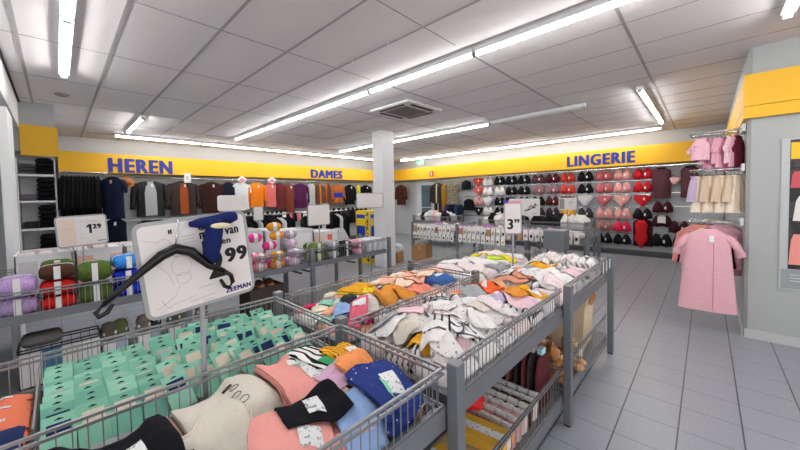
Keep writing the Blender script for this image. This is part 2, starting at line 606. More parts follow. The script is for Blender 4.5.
def table(label, x0, x1, y0, y1, posts, sides, low=True, lowwire='', lowdeck=0.2, group='basket tables', btop=0.782):
    t = thing('basket_table', label, 'display table', (x0, y0, 0), group=group)
    dx, dy = x1 - x0, y1 - y0
    g = 0.027
    deck = obj('deck', MB().box(g, dx - g, g, dy - g, 0.722, 0.735), STEEL, t)
    for s in ('x0', 'x1', 'y0', 'y1'):
        b = {'x0': (g, g + 0.03, 0.03, dy - 0.03), 'x1': (dx - g - 0.03, dx - g, 0.03, dy - 0.03),
             'y0': (0.03, dx - 0.03, g, g + 0.03), 'y1': (0.03, dx - 0.03, dy - g - 0.03, dy - g)}[s]
        obj('beam', MB().box(b[0], b[1], b[2], b[3], 0.70, 0.722).box(b[0], b[1], b[2], b[3], 0.735, btop), STEEL, t)
    E_ = {'x0': ((g + .008, .03), (g + .008, dy - .03)), 'x1': ((dx - g - .008, .03), (dx - g - .008, dy - .03)),
          'y0': ((.03, g + .008), (dx - .03, g + .008)), 'y1': ((.03, dy - g - .008), (dx - .03, dy - g - .008))}
    for s in sides:
        mb = MB()
        wires(mb, E_[s][0], E_[s][1], btop + .001, ZR)
        obj('wire_mesh', mb, WIRE, t)
    for x, y in posts:
        post_at(t, x, y, x0, y0)
    if low:
        obj('lower_deck', MB().box(g, dx - g, 0.03, dy - 0.03, lowdeck - 0.012, lowdeck), STEEL, t)
        for s in ('x0', 'x1'):
            b = (g, g + 0.03) if s == 'x0' else (dx - g - 0.03, dx - g)
            obj('lower_beam', MB().box(b[0], b[1], 0.03, dy - 0.03, lowdeck - 0.085, lowdeck - 0.012), STEEL, t)
        for s in lowwire.split():
            mb = MB()
            wires(mb, E_[s][0], E_[s][1], lowdeck + 0.001, lowdeck + 0.19, 0.05)
            obj('lower_wire_mesh', mb, WIRE, t)
    return t


X0, X1, X2 = -0.655, -1.345, -2.035
YA, YB, YC, YD = -0.35, 0.97, 2.29, 3.61
table('grey basket table of folded kids tops, at the aisle beside the camera', X1, X0, YA, YB, [(X0, YA), (X0, YB), (X1, YB), (X1, YA)], ['x1', 'x0', 'y1'], lowwire='x1')
table('grey basket table of mint green packs under the 99 sign', X2, X1, YA, YB, [(X2, YA), (X2, YB)], ['x0', 'y1'])
table('grey aisle basket table heaped with white printed kids clothes', X1, X0, YB, YC, [(X0, YC), (X1, YC)], ['x1', 'x0'], lowwire='x1 y1')
table('grey basket table holding socks, yellow towels and peach garments', X2, X1, YB, YC, [(X2, YC)], ['x0', 'y1'])
table('grey aisle basket table over the teddy bears and paper bag', X1, X0, YC, YD, [(X0, YD), (X1, YD)], ['x1', 'y1'], lowwire='x1')
table('grey basket table of pale heaped clothes beside the 3.99 sign', X2, X1, YC, YD, [(X2, YD)], ['x0', 'y1'])
V0, V1, V2 = -3.5, -4.19, -4.88
W_ = (-0.52, 0.80, 2.12, 3.44)
for i, nm in enumerate(('lilac, red, green and blue yarn packs', 'pink and mustard yarn balls', 'green, grey and black yarn packs')):
    ps = [(V0, W_[i + 1]), (V1, W_[i + 1])] + ([(V0, W_[0]), (V1, W_[0])] if i == 0 else [])
    table('grey basket table holding ' + nm, V1, V0, W_[i], W_[i + 1], ps, ['x1', 'y1'], low=(i < 2), btop=.757)
    table('grey basket table behind the ' + nm, V2, V1, W_[i], W_[i + 1], [(V2, W_[i + 1])] + ([(V2, W_[0])] if i == 0 else []), ['x0'], low=False)
U_ = (-5.15, -3.88, -2.62, -1.38)
for i, nm in enumerate(('near the pillar', 'in the middle of the row', 'at the aisle end')):
    table('grey basket table hung with white packs, ' + nm, U_[i], U_[i + 1], 5.85, 6.6, [(U_[i + 1], 5.87), (U_[i + 1], 6.58)] + ([(U_[0], 5.87), (U_[0], 6.58)] if i == 0 else []), ['y0', 'y1', 'x1'] if i else ['y0', 'y1', 'x0', 'x1'], low=False)
for i, (a, b, nm) in enumerate(((-7.0, -5.6, 'nearest the fire door'), (-4.3, -3.05, 'before the white bras'), (-3.05, -1.8, 'before the rose bras'))):
    y = 8.0 if i == 0 else 7.5
    table('grey basket table standing before the lingerie wall, ' + nm, a, b, y, y + 0.8, [(a + .02, y + .02), (b - .02, y + .02), (a + .02, y + .78), (b - .02, y + .78)], ['y0', 'y1', 'x0', 'x1'], low=(i == 0))
# ------------------------------------------------------------------ folded clothes that settle on whatever lies below them
def shift_max(a, r):
    b = a.copy()
    for dx in range(-r, r + 1):
        for dy in range(-r, r + 1):
            if dx or dy:
                c = np.full_like(a, -1)
                xs, xe = max(0, dx), a.shape[0] + min(0, dx)
                ys, ye = max(0, dy), a.shape[1] + min(0, dy)
                c[xs:xe, ys:ye] = a[xs - dx:xe - dx, ys - dy:ye - dy]
                b = np.maximum(b, c)
    return b


def blur(a, n):
    for _ in range(n):
        p = np.pad(a, 1, mode='edge')
        a = (p[:-2, 1:-1] + p[2:, 1:-1] + p[1:-1, :-2] + p[1:-1, 2:] + 2 * p[1:-1, 1:-1]) / 6
    return a


class Pile:
    RES = 0.011

    def __init__(s, x0, x1, y0, y1, z, cap=None):
        s.capz = cap
        s.x0, s.y0, s.x1, s.y1 = x0, y0, x1, y1
        s.nx = int((x1 - x0) / s.RES) + 1
        s.ny = int((y1 - y0) / s.RES) + 1
        s.H = np.full((s.nx, s.ny), z, float)

    def samp(s, a, x, y):
        fx = np.clip((x - s.x0) / s.RES, 0, s.nx - 1.001)
        fy = np.clip((y - s.y0) / s.RES, 0, s.ny - 1.001)
        i, j = fx.astype(int), fy.astype(int)
        u, v = fx - i, fy - j
        return a[i, j] * (1 - u) * (1 - v) + a[i + 1, j] * u * (1 - v) + a[i, j + 1] * (1 - u) * v + a[i + 1, j + 1] * u * v

    def cap(s, x, y, w, l):
        """greatest height under a w x l footprint"""
        i0, i1 = [int(np.clip((q - s.x0) / s.RES, 0, s.nx - 1)) for q in (x - w / 2, x + w / 2)]
        j0, j1 = [int(np.clip((q - s.y0) / s.RES, 0, s.ny - 1)) for q in (y - l / 2, y + l / 2)]
        return float(s.H[i0:i1 + 1, j0:j1 + 1].max())


def nz(x, y, s, seed):
    return noise.noise(Vector((x * s + seed * 7.3, y * s - seed * 3.1, seed * 1.7)))


_seed = [0]


def garment(pile, name, label, cat, m, cx, cy, w, l, rot=0.0, t=0.03, kind='fold', layers=2, wr=0.004, group=None, order=None, nu=23, nv=25, smooth_base=11):
    """a folded piece of clothing; local +y is its neck or folded end"""
    _seed[0] += 1
    sd = _seed[0] * 0.617 % 50
    hw, hl = w / 2, l / 2
    # keep inside the basket
    ca, sa = abs(math.cos(rot)), abs(math.sin(rot))
    ex, ey = hw * ca + hl * sa, hw * sa + hl * ca
    cx = min(max(cx, pile.x0 + ex + 0.004), pile.x1 - ex - 0.004) if 2 * ex < pile.x1 - pile.x0 - .008 else (pile.x0 + pile.x1) / 2
    cy = min(max(cy, pile.y0 + ey + 0.004), pile.y1 - ey - 0.004) if 2 * ey < pile.y1 - pile.y0 - .008 else (pile.y0 + pile.y1) / 2
    U, V = np.meshgrid(np.linspace(-1, 1, nu), np.linspace(-1, 1, nv), indexing='ij')
    X, Y = U.copy(), V.copy()
    if kind in ('crumple', 'heap'):
        k = 0.26
        X = U * np.sqrt(1 - k * V * V)
        Y = V * np.sqrt(1 - k * U * U)
    X = X * hw
    Y = Y * hl
    if kind == 'tee':
        Y = Y - np.exp(-(U / 0.40) ** 2 * 1.6) * np.clip((V + 1) / 2, 0, 1) ** 4 * l * 0.13 - np.abs(U) * np.clip(V, 0, 1) ** 3 * l * 0.05
        X = X * (1 - 0.10 * np.clip(V, 0, 1) ** 2)
    if kind in ('crumple', 'heap'):
        for i in range(nu):
            for j in range(nv):
                a = nz(X[i, j], Y[i, j], 11, sd) * 0.022 + nz(X[i, j], Y[i, j], 32, sd) * 0.007
                X[i, j] += a
                Y[i, j] += nz(Y[i, j], X[i, j], 11, sd + 3) * 0.022 + nz(Y[i, j], X[i, j], 32, sd + 3) * 0.007
    c_, s_ = math.cos(rot), math.sin(rot)
    WX, WY = cx + X * c_ - Y * s_, cy + X * s_ + Y * c_
    WX = np.clip(WX, pile.x0 + .012, pile.x1 - .012)
    WY = np.clip(WY, pile.y0 + .012, pile.y1 - .012)
    X, Y = (WX - cx) * c_ + (WY - cy) * s_, -(WX - cx) * s_ + (WY - cy) * c_
    Hs = pile.H
    if pile.capz is None:
        base = np.maximum(pile.samp(blur(shift_max(Hs, 1), smooth_base), WX, WY), pile.samp(Hs, WX, WY)) + 0.0015
    else:
        base = np.minimum(pile.samp(blur(Hs, smooth_base * 2), WX, WY), pile.capz) + 0.001
    e = np.minimum(1 - np.abs(U), 1 - np.abs(V))
    if kind == 'roll':
        prof = np.sqrt(np.clip(1 - U * U, 0.03, 1))
    elif kind == 'heap':
        prof = 0.35 + 0.65 * np.clip(1 - (U * U + V * V) * .5, 0, 1)
    else:
        prof = 0.66 + 0.34 * (1 - (1 - np.clip(e / 0.3, 0, 1)) ** 2)
    Z = base + t * prof
    fold_dir = R.uniform(0, PI)
    for i in range(nu):
        for j in range(nv):
            x, y = X[i, j], Y[i, j]
            if kind in ('crumple', 'heap'):
                a = x * math.cos(fold_dir) + y * math.sin(fold_dir)
                b = -x * math.sin(fold_dir) + y * math.cos(fold_dir)
                rr = 1 - abs(noise.noise(Vector((a * 24, b * 7, sd)))) * 2.4
                r2 = 1 - abs(noise.noise(Vector((b * 34, a * 12, sd + 9)))) * 2.4
                d = wr * (rr * 1.0 + r2 * .6 + nz(x, y, 40, sd) * 0.6)
            elif kind == 'roll':
                d = wr * (nz(x * 3, y * .4, 25, sd) * 1.6)
            else:
                a = x * math.cos(fold_dir) + y * math.sin(fold_dir)
                b = -x * math.sin(fold_dir) + y * math.cos(fold_dir)
                d = wr * (nz(x, y, 9, sd) * 1.0 + nz(x, y, 30, sd) * 0.5 + (0.7 - abs(noise.noise(Vector((a * 16, b * 4, sd + 5)))) * 2.4) * .9)
            Z[i, j] += d * min(1.0, 0.35 + 2 * e[i, j])
    Z = np.maximum(Z, base + 0.25 * t)
    if pile.capz is not None:
        base = np.maximum(base, pile.samp(blur(shift_max(Hs, 1), 1), WX, WY) + .0008)
        Z = np.maximum(Z, base + 0.004)
    # boundary loop
    loop = [(i, 0) for i in range(nu)] + [(nu - 1, j) for j in range(1, nv)] + [(i, nv - 1) for i in range(nu - 2, -1, -1)] + [(0, j) for j in range(nv - 2, 0, -1)]
    z0 = float(base.min())
    v, f = [], []
    for i in range(nu):
        for j in range(nv):
            v.append((X[i, j], Y[i, j], Z[i, j] - z0))
    for i in range(nu - 1):
        for j in range(nv - 1):
            a = i * nv + j
            f.append((a, a + nv, a + nv + 1, a + 1))
    prev = [i * nv + j for i, j in loop]
    nl = len(loop)
    steps = []
    for k in range(layers):
        steps += [((k + 0.5) / layers, 0.16), ((k + 1.0) / layers, 0.0)]
    for fr, out in steps:
        cur = []
        for i, j in loop:
            n_ = Vector((U[i, j] * (abs(U[i, j]) > .98), V[i, j] * (abs(V[i, j]) > .98)))
            if n_.length > 0:
                n_.normalize()
            o_ = min(out * t / layers * 1.6, 0.012) + (0 if fr == 1 else nz(X[i, j], Y[i, j], 20, sd + fr * 9) * 0.003)
            zt, zb = Z[i, j], base[i, j]
            cur.append(len(v))
            v.append((X[i, j] + n_.x * o_, Y[i, j] + n_.y * o_, zt + (zb - zt) * fr - z0))
        for k in range(nl):
            k2 = (k + 1) % nl
            f.append((prev[k], cur[k], cur[k2], prev[k2]))
        prev = cur
    # underside
    und = {}
    for k, (i, j) in enumerate(loop):
        und[(i, j)] = prev[k]
    for i in range(nu):
        for j in range(nv):
            if (i, j) not in und:
                und[(i, j)] = len(v)
                v.append((X[i, j], Y[i, j], base[i, j] - z0))
    for i in range(nu - 1):
        for j in range(nv - 1):
            f.append((und[(i, j)], und[(i, j + 1)], und[(i + 1, j + 1)], und[(i + 1, j)]))
    mb = MB()
    mb.v, mb.f = v, f
    o = obj(name, mb, m, None, True, (cx, cy, z0), (0, 0, rot))
    # update the heights
    n1 = int(max(w, l) / pile.RES * 1.5) + 3
    uu = np.linspace(0, nu - 1.001, n1)
    vv = np.linspace(0, nv - 1.001, n1)
    ui, vi = uu.astype(int), vv.astype(int)
    A = (uu - ui)[:, None]
    B = (vv - vi)[None, :]

    def up(a):
        return a[ui][:, vi] * (1 - A) * (1 - B) + a[ui + 1][:, vi] * A * (1 - B) + a[ui][:, vi + 1] * (1 - A) * B + a[ui + 1][:, vi + 1] * A * B
    gx, gy, gz = up(WX), up(WY), up(Z)
    ii = np.clip(np.round((gx - pile.x0) / pile.RES).astype(int), 0, pile.nx - 1)
    jj = np.clip(np.round((gy - pile.y0) / pile.RES).astype(int), 0, pile.ny - 1)
    np.maximum.at(pile.H, (ii.ravel(), jj.ravel()), gz.ravel() + 0.001)
    tag(o, label, cat, group, order)
    o_info[o.name] = (X, Y, Z - z0, nu, nv)
    return o


o_info = {}


def surf(o, u, v):
    X, Y, Z, nu, nv = o_info[o.name]
    fu, fv = min(max((u + 1) / 2 * (nu - 1), 0), nu - 1.001), min(max((v + 1) / 2 * (nv - 1), 0), nv - 1.001)
    i, j = int(fu), int(fv)
    a, b = fu - i, fv - j

    def g(A):
        return A[i, j] * (1 - a) * (1 - b) + A[i + 1, j] * a * (1 - b) + A[i, j + 1] * (1 - a) * b + A[i + 1, j + 1] * a * b
    return Vector((g(X), g(Y), g(Z)))


def patch(o, name, m, u0, u1, v0, v1, lift=0.003, skew=0.0, label=None):
    n = 6
    rows = []
    for i in range(n):
        row = []
        for j in range(n):
            a, b = i / (n - 1), j / (n - 1)
            u = u0 + (u1 - u0) * a + skew * (b - .5)
            v = v0 + (v1 - v0) * b - skew * (a - .5)
            p = surf(o, u, v)
            row.append(p + Vector((0, 0, lift + 0.004 * math.sin(PI * a) * math.sin(PI * b))))
        rows.append(row)
    q = obj(name, MB().grid(rows), m, o, True)
    if label:
        q['label'] = label
    return q


def neckline(o, m, r=0.0055, wid=0.5):
    pts = [surf(o, -wid + 2 * wid * k / 14, 0.985) + Vector((0, 0, -0.001)) for k in range(15)]
    return obj('neck_band', MB().tube(pts, r, 6), m, o, True)


def strokes(o, name, m, pts_list, r=0.0016):
    mb = MB()
    for pts in pts_list:
        mb.tube([surf(o, u, v) + Vector((0, 0, 0.0022)) for u, v in pts], r, 4)
    return obj(name, mb, m, o)


# palette
CREAM = cloth((222, 216, 204))
PINKC = cloth((240, 166, 158))
BLACKC = cloth((24, 25, 30))
ORANGE = cloth((238, 152, 92), 'dots', (246, 214, 190), 60, 0.16)
NAVYC = cloth((46, 62, 128), 'dots', (214, 216, 230), 45, 0.13)
TIGER = cloth((242, 174, 44), 'tiger', (70, 44, 22), 22, 0.80)
ZEBRA = cloth((236, 236, 234), 'tiger', (22, 22, 24), 7, 0.70)
LILAC = cloth((216, 178, 206))
BABYB = cloth((150, 180, 226))
CORALC = cloth((240, 140, 116))
LAVEN = cloth((196, 184, 214))
MUSTARD = cloth((232, 168, 44))
OCHRE = cloth((222, 150, 66))
PEACH = cloth((246, 188, 164))
SALMON = cloth((240, 150, 128))
ROMPER = cloth((238, 106, 60), 'dots', (246, 190, 160), 70, 0.10)
WDOT = cloth((238, 236, 236), 'dots', (96, 96, 104), 55, 0.14)
WPRINT = cloth((236, 234, 232), 'print', (150, 150, 156), 38, 0.63)
WPINK = cloth((240, 226, 228), 'dots', (226, 150, 160), 48, 0.2)
PALEP = cloth((240, 206, 214))
WHITEC = cloth((238, 236, 234))
DENIM = cloth((66, 104, 164))
SAND = cloth((226, 178, 130))
TERRA = cloth((220, 156, 130))
LIME = cloth((196, 222, 60))
LEMON = cloth((240, 216, 60))
GREYC = cloth((168, 170, 174))
WSTRIPE = cloth((238, 236, 236), 'stripe', (70, 72, 84), 9, 0.80)
REDC = cloth((206, 44, 46))
MINTC = cloth((150, 214, 188))
CLOTHES = {}

# ---- the kids tops basket
A = Pile(X1 + .05, X0 - .05, YA + .06, YB - .052, 0.740, .885)
def inA(label, m, cx, cy, w, l, rot, t=.028, kind='tee', n=1, name='folded_shirt', **k):
    o = None
    for i in range(n):
        lab = label if i == n - 1 else label.split(',')[0] + ', lower in its stack'
        o = garment(A, name, lab, 'clothing', m, cx + R.uniform(-.006, .006), cy + R.uniform(-.006, .006), w, l, rot + R.uniform(-.04, .04), t, kind, **k)
    return o


HP = PI / 2
TAGG = mat('green_tag', (40, 150, 90), 0.7)
# lower layer of folded clothes that fills the basket
for i in range(5):
    for j in range(2):
        m_, n_ = [(WHITEC, 'white'), (PINKC, 'pink'), (cloth((226, 190, 180)), 'blush'), (BABYB, 'pale blue')][(i + j * 2) % 4]
        inA(f'{n_} folded bundle under the kids tops', m_, X1 + .20 + j * .28, YA + .18 + i * .232, .225, .27, 0, .10, 'fold', name='folded_bundle', nu=9, nv=9)
# cream pair at the back of the wire, printed
inA('white folded kids top under the cream printed tops', WHITEC, -1.16, 0.36, .26, .24, HP + .1, .03)
c1 = inA('cream kids top with a small print, higher of two, against the sign pole', CREAM, -1.13, 0.38, .30, .34, HP + .15, .016, nu=19, nv=23, wr=.006)
c2 = inA('cream kids top with oval print lying over another cream top', CREAM, -.92, .26, .28, .38, HP + .18, .016, nu=19, nv=23, wr=.006)
for c in (c1, c2):
    neckline(c, CREAM)
    L = []
    for k, (a, b) in enumerate(((0.05, .28), (-.05, .02), (0.0, -.2))):
        L.append([(a + .10 * math.cos(q * .7), b + .07 * math.sin(q * .7)) for q in range(10)])
    for k in range(5):
        L.append([(-.22 + .05 * q + .1, .42 + .03 * k + .02 * math.sin(q * 2 + k)) for q in range(5)])
    strokes(c, 'lettering', INK, L, 0.0011)
    mb = MB()
    pts = []
    for q in range(46):
        pp = surf(c, .99, -1 + q / 22.5)
        pts.append(pp + Vector((.006 + .006 * (q % 2), 0, -.006 - .004 * (q % 3))))
    mb.tube(pts, .005, 5)
    obj('lace_edge', mb, CREAM, c, True)
bk = inA('black kids top with a white swing label beside the cream tops', BLACKC, -1.14, .06, .28, .38, HP + .1, .03)
neckline(bk, BLACKC)
patch(bk, 'swing_label', PAPERL, -.1, .52, -.35, .2, label='white printed label')
strokes(bk, 'lettering', mat('white_ink', (225, 225, 225), .7), [[(-.3 + .045 * q, .48 + .03 * math.sin(q * 2.2)) for q in range(9)], [(-.2 + .045 * q, .40 + .03 * math.sin(q * 2.6)) for q in range(6)]], .0012)
inA('small pink garment tucked beside the black top', PINKC, -.88, .07, .18, .14, .4, .03, 'crumple')
pk = inA('pink ribbed kids top, uppermost of the pink stack', PINKC, -1.13, .61, .23, .34, HP + .12, .022, n=3, order=BY_Z, nu=17, nv=19, wr=.006)
neckline(pk, PINKC)
patch(pk, 'swing_label', PAPERL, -.12, .28, -.62, .05, skew=.15, label='white printed label')
patch(pk, 'size_label', PAPER, -.22, .10, .18, .44, skew=.12)
patch(pk, 'green_print', mat('sage_ink', (150, 176, 160), .8), -.16, .08, .04, .15, .0025)
z1 = inA('white kids top with bold black pattern and green tag', ZEBRA, -1.17, .85, .26, .25, HP + .3, .026, n=2, order=BY_Z)
neckline(z1, BLACKC)
patch(z1, 'green_tag', TAGG, -.85, -.45, -.75, -.25, label='green card tag')
tg = inA('yellow tiger striped kids top', TIGER, -1.07, .80, .17, .16, HP + .2, .028, n=2, order=BY_Z)
patch(tg, 'swing_label', PAPERL, -.05, .55, -.55, .1, skew=.2, label='white printed label')
lil = inA('lilac pink garment squeezed beside the orange top', LILAC, -.95, .67, .11, .12, .2, .014, 'fold')
orr = inA('orange spotted kids top, uppermost of the orange pair', ORANGE, -.93, .855, .19, .20, HP + .35, .024, n=2, order=BY_Z)
neckline(orr, ORANGE)
patch(orr, 'swing_label', PAPERL, -.25, .35, -.55, .15, skew=.2, label='white printed label')
coral = inA('pink kids top beside the aisle wire', PINKC, -.75, .43, .22, .20, HP - .3, .024, n=2, order=BY_Z)
patch(coral, 'swing_label', PAPERL, .1, .7, -.8, -.1, label='white printed label')
bb = inA('pale blue folded garment under the navy tops', BABYB, -.76, .63, .14, .16, HP - .2, .028)
fb = inA('black folded kids top with white label and pink edge', BLACKC, -.89, .52, .20, .16, HP - .15, .03, nu=15, nv=15)
patch(fb, 'swing_label', PAPERL, -.25, .25, -.75, .45, skew=.12, label='white printed label')
nv_ = inA('navy spotted kids top, uppermost of the navy stack', NAVYC, -.80, .765, .20, .20, HP + .12, .02, n=3, order=BY_Z, nu=17, nv=17)
neckline(nv_, NAVYC)
patch(nv_, 'swing_label', PAPERL, -.15, .50, -.62, .12, skew=.15, label='white printed label')
patch(nv_, 'mint_label', mat('mint_card', (140, 214, 184), .8), -.28, -.12, -.62, -.05, skew=.15)

# ---- the mint packs basket
MINT = mat('mint_card', (138, 202, 176), 0.7)
FL = 0.737
MINTS = [MINT, mat('mint_card', (126, 190, 166), 0.7), mat('mint_card', (150, 210, 186), 0.7), mat('mint_card', (114, 180, 158), .7)]
def pack(label, x, y, z, rz, tilt, wid=.135, hei=.17, win=None, group='mint green packs', order=None, card=None):
    """a carded pack leaning back: card with slot and window, folded cloth behind"""
    t = thing('garment_pack', label, 'clothing pack', (x, y, z + .016), (0, 0, rz), group, order)
    T = Matrix.Rotation(-tilt, 4, 'Y')
    h2 = wid / 2
    obj('card', MB().box(-.0012, .0012, -h2, h2, 0, hei, T), card or R.choice(MINTS), t)
    win = win or cloth(R.choice([(226, 214, 196), (222, 216, 206), (172, 184, 184), (214, 204, 186)]))
    obj('folded_cloth', MB().rbox(-.026, -.0016, -h2 + .006, h2 - .006, .004, hei * .80, .010, T), win, t, True)
    obj('window', MB().box(.0012, .0022, -h2 * .70, h2 * .70, hei * .56, hei * .82, T), win, t)
    obj('hang_slot', MB().box(.0012, .0020, -.010, .010, hei * .885, hei * .91, T).box(.0012, .0020, -.004, .004, hei * .905, hei * .93, T), INK, t)
    return t


NAVYP = cloth((40, 52, 92))
BEIGE = cloth((228, 214, 192))
cols = [(-.026, NAVYP, 'navy'), (.057, BEIGE, 'cream'), (.140, None, 'grey'), (.224, BEIGE, 'pale')]
for ci, (y, wn, nm) in enumerate(cols):
    x = X1 - .085
    while x > X2 + .115:
        pack(f'mint green pack in the tidy file of {nm} cloth', x + R.uniform(-.004, .004), y + R.uniform(-.003, .003), FL + .004, R.uniform(-.05, .05), math.radians(R.uniform(41, 48)), .080, R.uniform(.142, .152), (wn if R.random() < .75 else None), order=BY_X)
        x -= .060
for k in range(49):
    gx, gy = k % 7, k // 7
    x = X1 - .085 - gx * .076 + R.uniform(-.015, .015)
    y = .315 + gy * .086 + R.uniform(-.012, .012)
    if y > .885:
        continue
    pack('mint green pack in the untidy part of the basket', x, y, FL + .006 + R.uniform(0, .02), R.uniform(-.5, .4), math.radians(R.uniform(28, 52)), .086, R.uniform(.135, .16), R.choice([None, None, BEIGE, NAVYP, cloth((232, 190, 176))]), order=(lambda l: l.x + l.y * 3, 'from the tidy files'))
wd = MB()
wires(wd, (X2 + .06, -.075), (X1 - .06, -.075), FL + .001, .90, .05, .0012, rails=())
wd.tube([(X2 + .06, -.075, .90), (X1 - .06, -.075, .90)], .003, 6)
tag(obj('basket_divider', wd, WIRE), 'wire divider between the coral and the mint green packs', 'divider')
CORP = mat('coral_cloth', (236, 126, 92), 0.9, bump=.3, bsc=30)
B = Pile(X2 + .06, X1 - .06, YA + .06, -.086, FL + .001, .86)
for k in range(12):
    c = garment(B, 'folded_shirt', 'coral folded garment behind the wire divider', 'clothing', CORP, X2 + .13 + (k % 4) * .105, -.155 + R.uniform(-.008, .008) , .13, .11, HP + R.uniform(-.2, .2), .028, 'crumple', group='coral folded garments', order=BY_X, nu=9, nv=9)
    patch(c, 'price_tag', PAPERL, -.2, .3, -.5, -.2)
for k in range(4):
    garment(B, 'folded_shirt', 'navy folded garment beside the coral pile', 'clothing', NAVYP, X1 - .17 + .01 * k, -.17, .13, .15, HP + R.uniform(-.15, .15), .018, 'fold', group='navy folded garments', order=BY_Z, nu=9, nv=9)
# ------------------------------------------------------------------ heaps on the middle and far tables
def heap(pile, items, where, cat='clothing', group=None):
    for it in items:
        m, desc, cx, cy, w, l, rot, t, kind = it[:9]
        nm = {'roll': 'rolled_garment', 'crumple': 'crumpled_garment', 'heap': 'crumpled_garment', 'fold': 'folded_garment', 'tee': 'baby_shirt'}[kind]
        o = garment(pile, nm, f'{desc} {where}', cat, m, cx, cy, w, l, rot, t, kind, wr=.012 if kind in ('crumple', 'heap') else .007, order=BY_Y, group=group)
        for f in it[9:]:
            f(o)


def swing(u0, u1, v0, v1, m=PAPER, nm='swing_label'):
    return lambda o: patch(o, nm, m, u0, u1, v0, v1, .0035)


def strap(m, *paths):
    def go(o):
        for pth in paths:
            pts = [surf(o, u, v) + Vector((0, 0, .004)) for u, v in pth]
            obj('strap', MB().tube(pts, .0075, 6, True, .45), m, o, True)
    return go


CH = 'crumple'
D = E2 = Pile(X1 + .055, X0 - .06, YB + .06, YD - .065, .737, .925)
D.H[:, int((YC - .07 - D.y0) / D.RES):int((YC + .07 - D.y0) / D.RES)] = .786
# lower layer seen through the wire
low = [(WPRINT, 'white printed'), (WDOT, 'white dotted'), (WPINK, 'pink dotted'), (WHITEC, 'plain white'), (WSTRIPE, 'white striped')]
for i in range(6):
    for j in range(3):
        m, nm = low[(i * 2 + j * 3 + 1) % 5]
        heap(D, [(m, nm + ' bundle', X0 - .155 - j * .19, YB + .16 + i * .2, .195, .21, R.uniform(-.06, .06), .115, 'fold')], 'low in the white aisle heap')
heap(D, [
    (REDC, 'small red garment', -.75, 1.05, .11, .09, .5, 0.019, CH),
    (MUSTARD, 'mustard yellow kids top', -.93, 1.07, .15, .17, .3, 0.028, CH),
    (WHITEC, 'white kids top with red shoulder straps', -1.22, 1.12, .22, .20, .2, 0.019, CH, strap(REDC, [(-.9, .2), (-.4, .5), (0, .3), (.3, .7)], [(.1, -.2), (.5, .2), (.9, .1)]), swing(-.5, -.2, -.9, -.5, TAGG, 'green_tag')),
    (GREYC, 'pale grey crumpled kids top', -1.06, 1.10, .20, .18, 1.0, 0.017, CH),
    (WPRINT, 'white kids top with sketch print', -.98, 1.22, .24, .20, .4, 0.017, CH),
    (PALEP, 'pale pink kids top', -.80, 1.16, .16, .18, -.4, 0.019, CH),
    (WSTRIPE, 'white garment with dark ribbon bands', -.84, 1.27, .22, .20, .6, 0.016, CH, strap(GREYINK, [(-.8, .3), (-.2, .5), (.3, .1), (.8, .2)], [(-.6, -.5), (0, -.2), (.6, -.5)])),
    (WDOT, 'white dotted kids trousers', -1.22, 1.48, .22, .30, -.5, 0.021, 'fold', strap(cloth((80, 80, 88)), [(-.6, -.7), (-.2, -.4), (-.5, .1)])),
    (WPINK, 'pale pink dotted dress', -1.02, 1.47, .24, .26, .3, 0.017, CH),
    (WHITEC, 'white kids top with a red tie', -.95, 1.60, .20, .20, .9, 0.016, CH, strap(REDC, [(-.8, -.5), (-.3, 0), (.1, .2), (.7, .3)])),
    (WPRINT, 'red trimmed white garment', -.76, 1.10, .13, .11, .2, 0.012, CH),
    (WPRINT, 'white printed kids shirt', -.80, 1.42, .22, .24, -.3, 0.016, CH, strap(INK, [(-.5, .2), (-.2, .4), (.1, .2)])),
    (WDOT, 'white speckled shirt', -.80, 1.66, .24, .28, -.5, 0.021, CH),
    (GREYC, 'grey ribbed garment', -1.20, 1.24, .14, .12, .3, 0.016, CH),
    (WHITEC, 'plain white triangle of cloth', -1.22, 1.72, .20, .20, .7, 0.019, CH),
    (SALMON, 'salmon kids top', -1.24, 1.84, .18, .20, .3, 0.019, CH),
    (LAVEN, 'lavender kids top', -.97, 1.83, .20, .18, .3, 0.021, CH, swing(-.2, .5, -.3, .3, WDOT, 'print_panel')),
    (GREYC, 'grey knitted garment', -1.08, 1.80, .15, .16, .8, 0.016, CH),
    (PALEP, 'rose pink kids top', -.76, 1.94, .18, .22, -.2, 0.021, CH),
    (OCHRE, 'ochre kids romper', -.92, 2.02, .20, .16, .9, 0.019, CH, strap(SALMON, [(-.9, .5), (-.3, .7), (.3, .5), (.9, .7)])),
    (ROMPER, 'orange red spotted romper', -1.20, 2.00, .26, .24, .5, 0.028, CH, swing(-.1, .2, -.1, .2)),
    (MUSTARD, 'mustard kids top with white label', -.75, 2.16, .20, .18, -.3, 0.021, CH, swing(-.2, .6, -.2, .5)),
    (SAND, 'sandy beige kids top', -1.08, 2.18, .18, .16, .4, 0.019, CH),
], 'in the white aisle heap')
for i in range(6):
    for j in range(3):
        m, nm = [(WPINK, 'pink dotted'), (WPRINT, 'white printed'), (WDOT, 'white dotted'), (WSTRIPE, 'white striped')][(i + j * 3) % 4]
        heap(E2, [(m, nm + ' bundle', X0 - .155 - j * .19, YC + .15 + i * .2, .195, .21, R.uniform(-.06, .06), .115, 'fold')], 'low on the far aisle table')
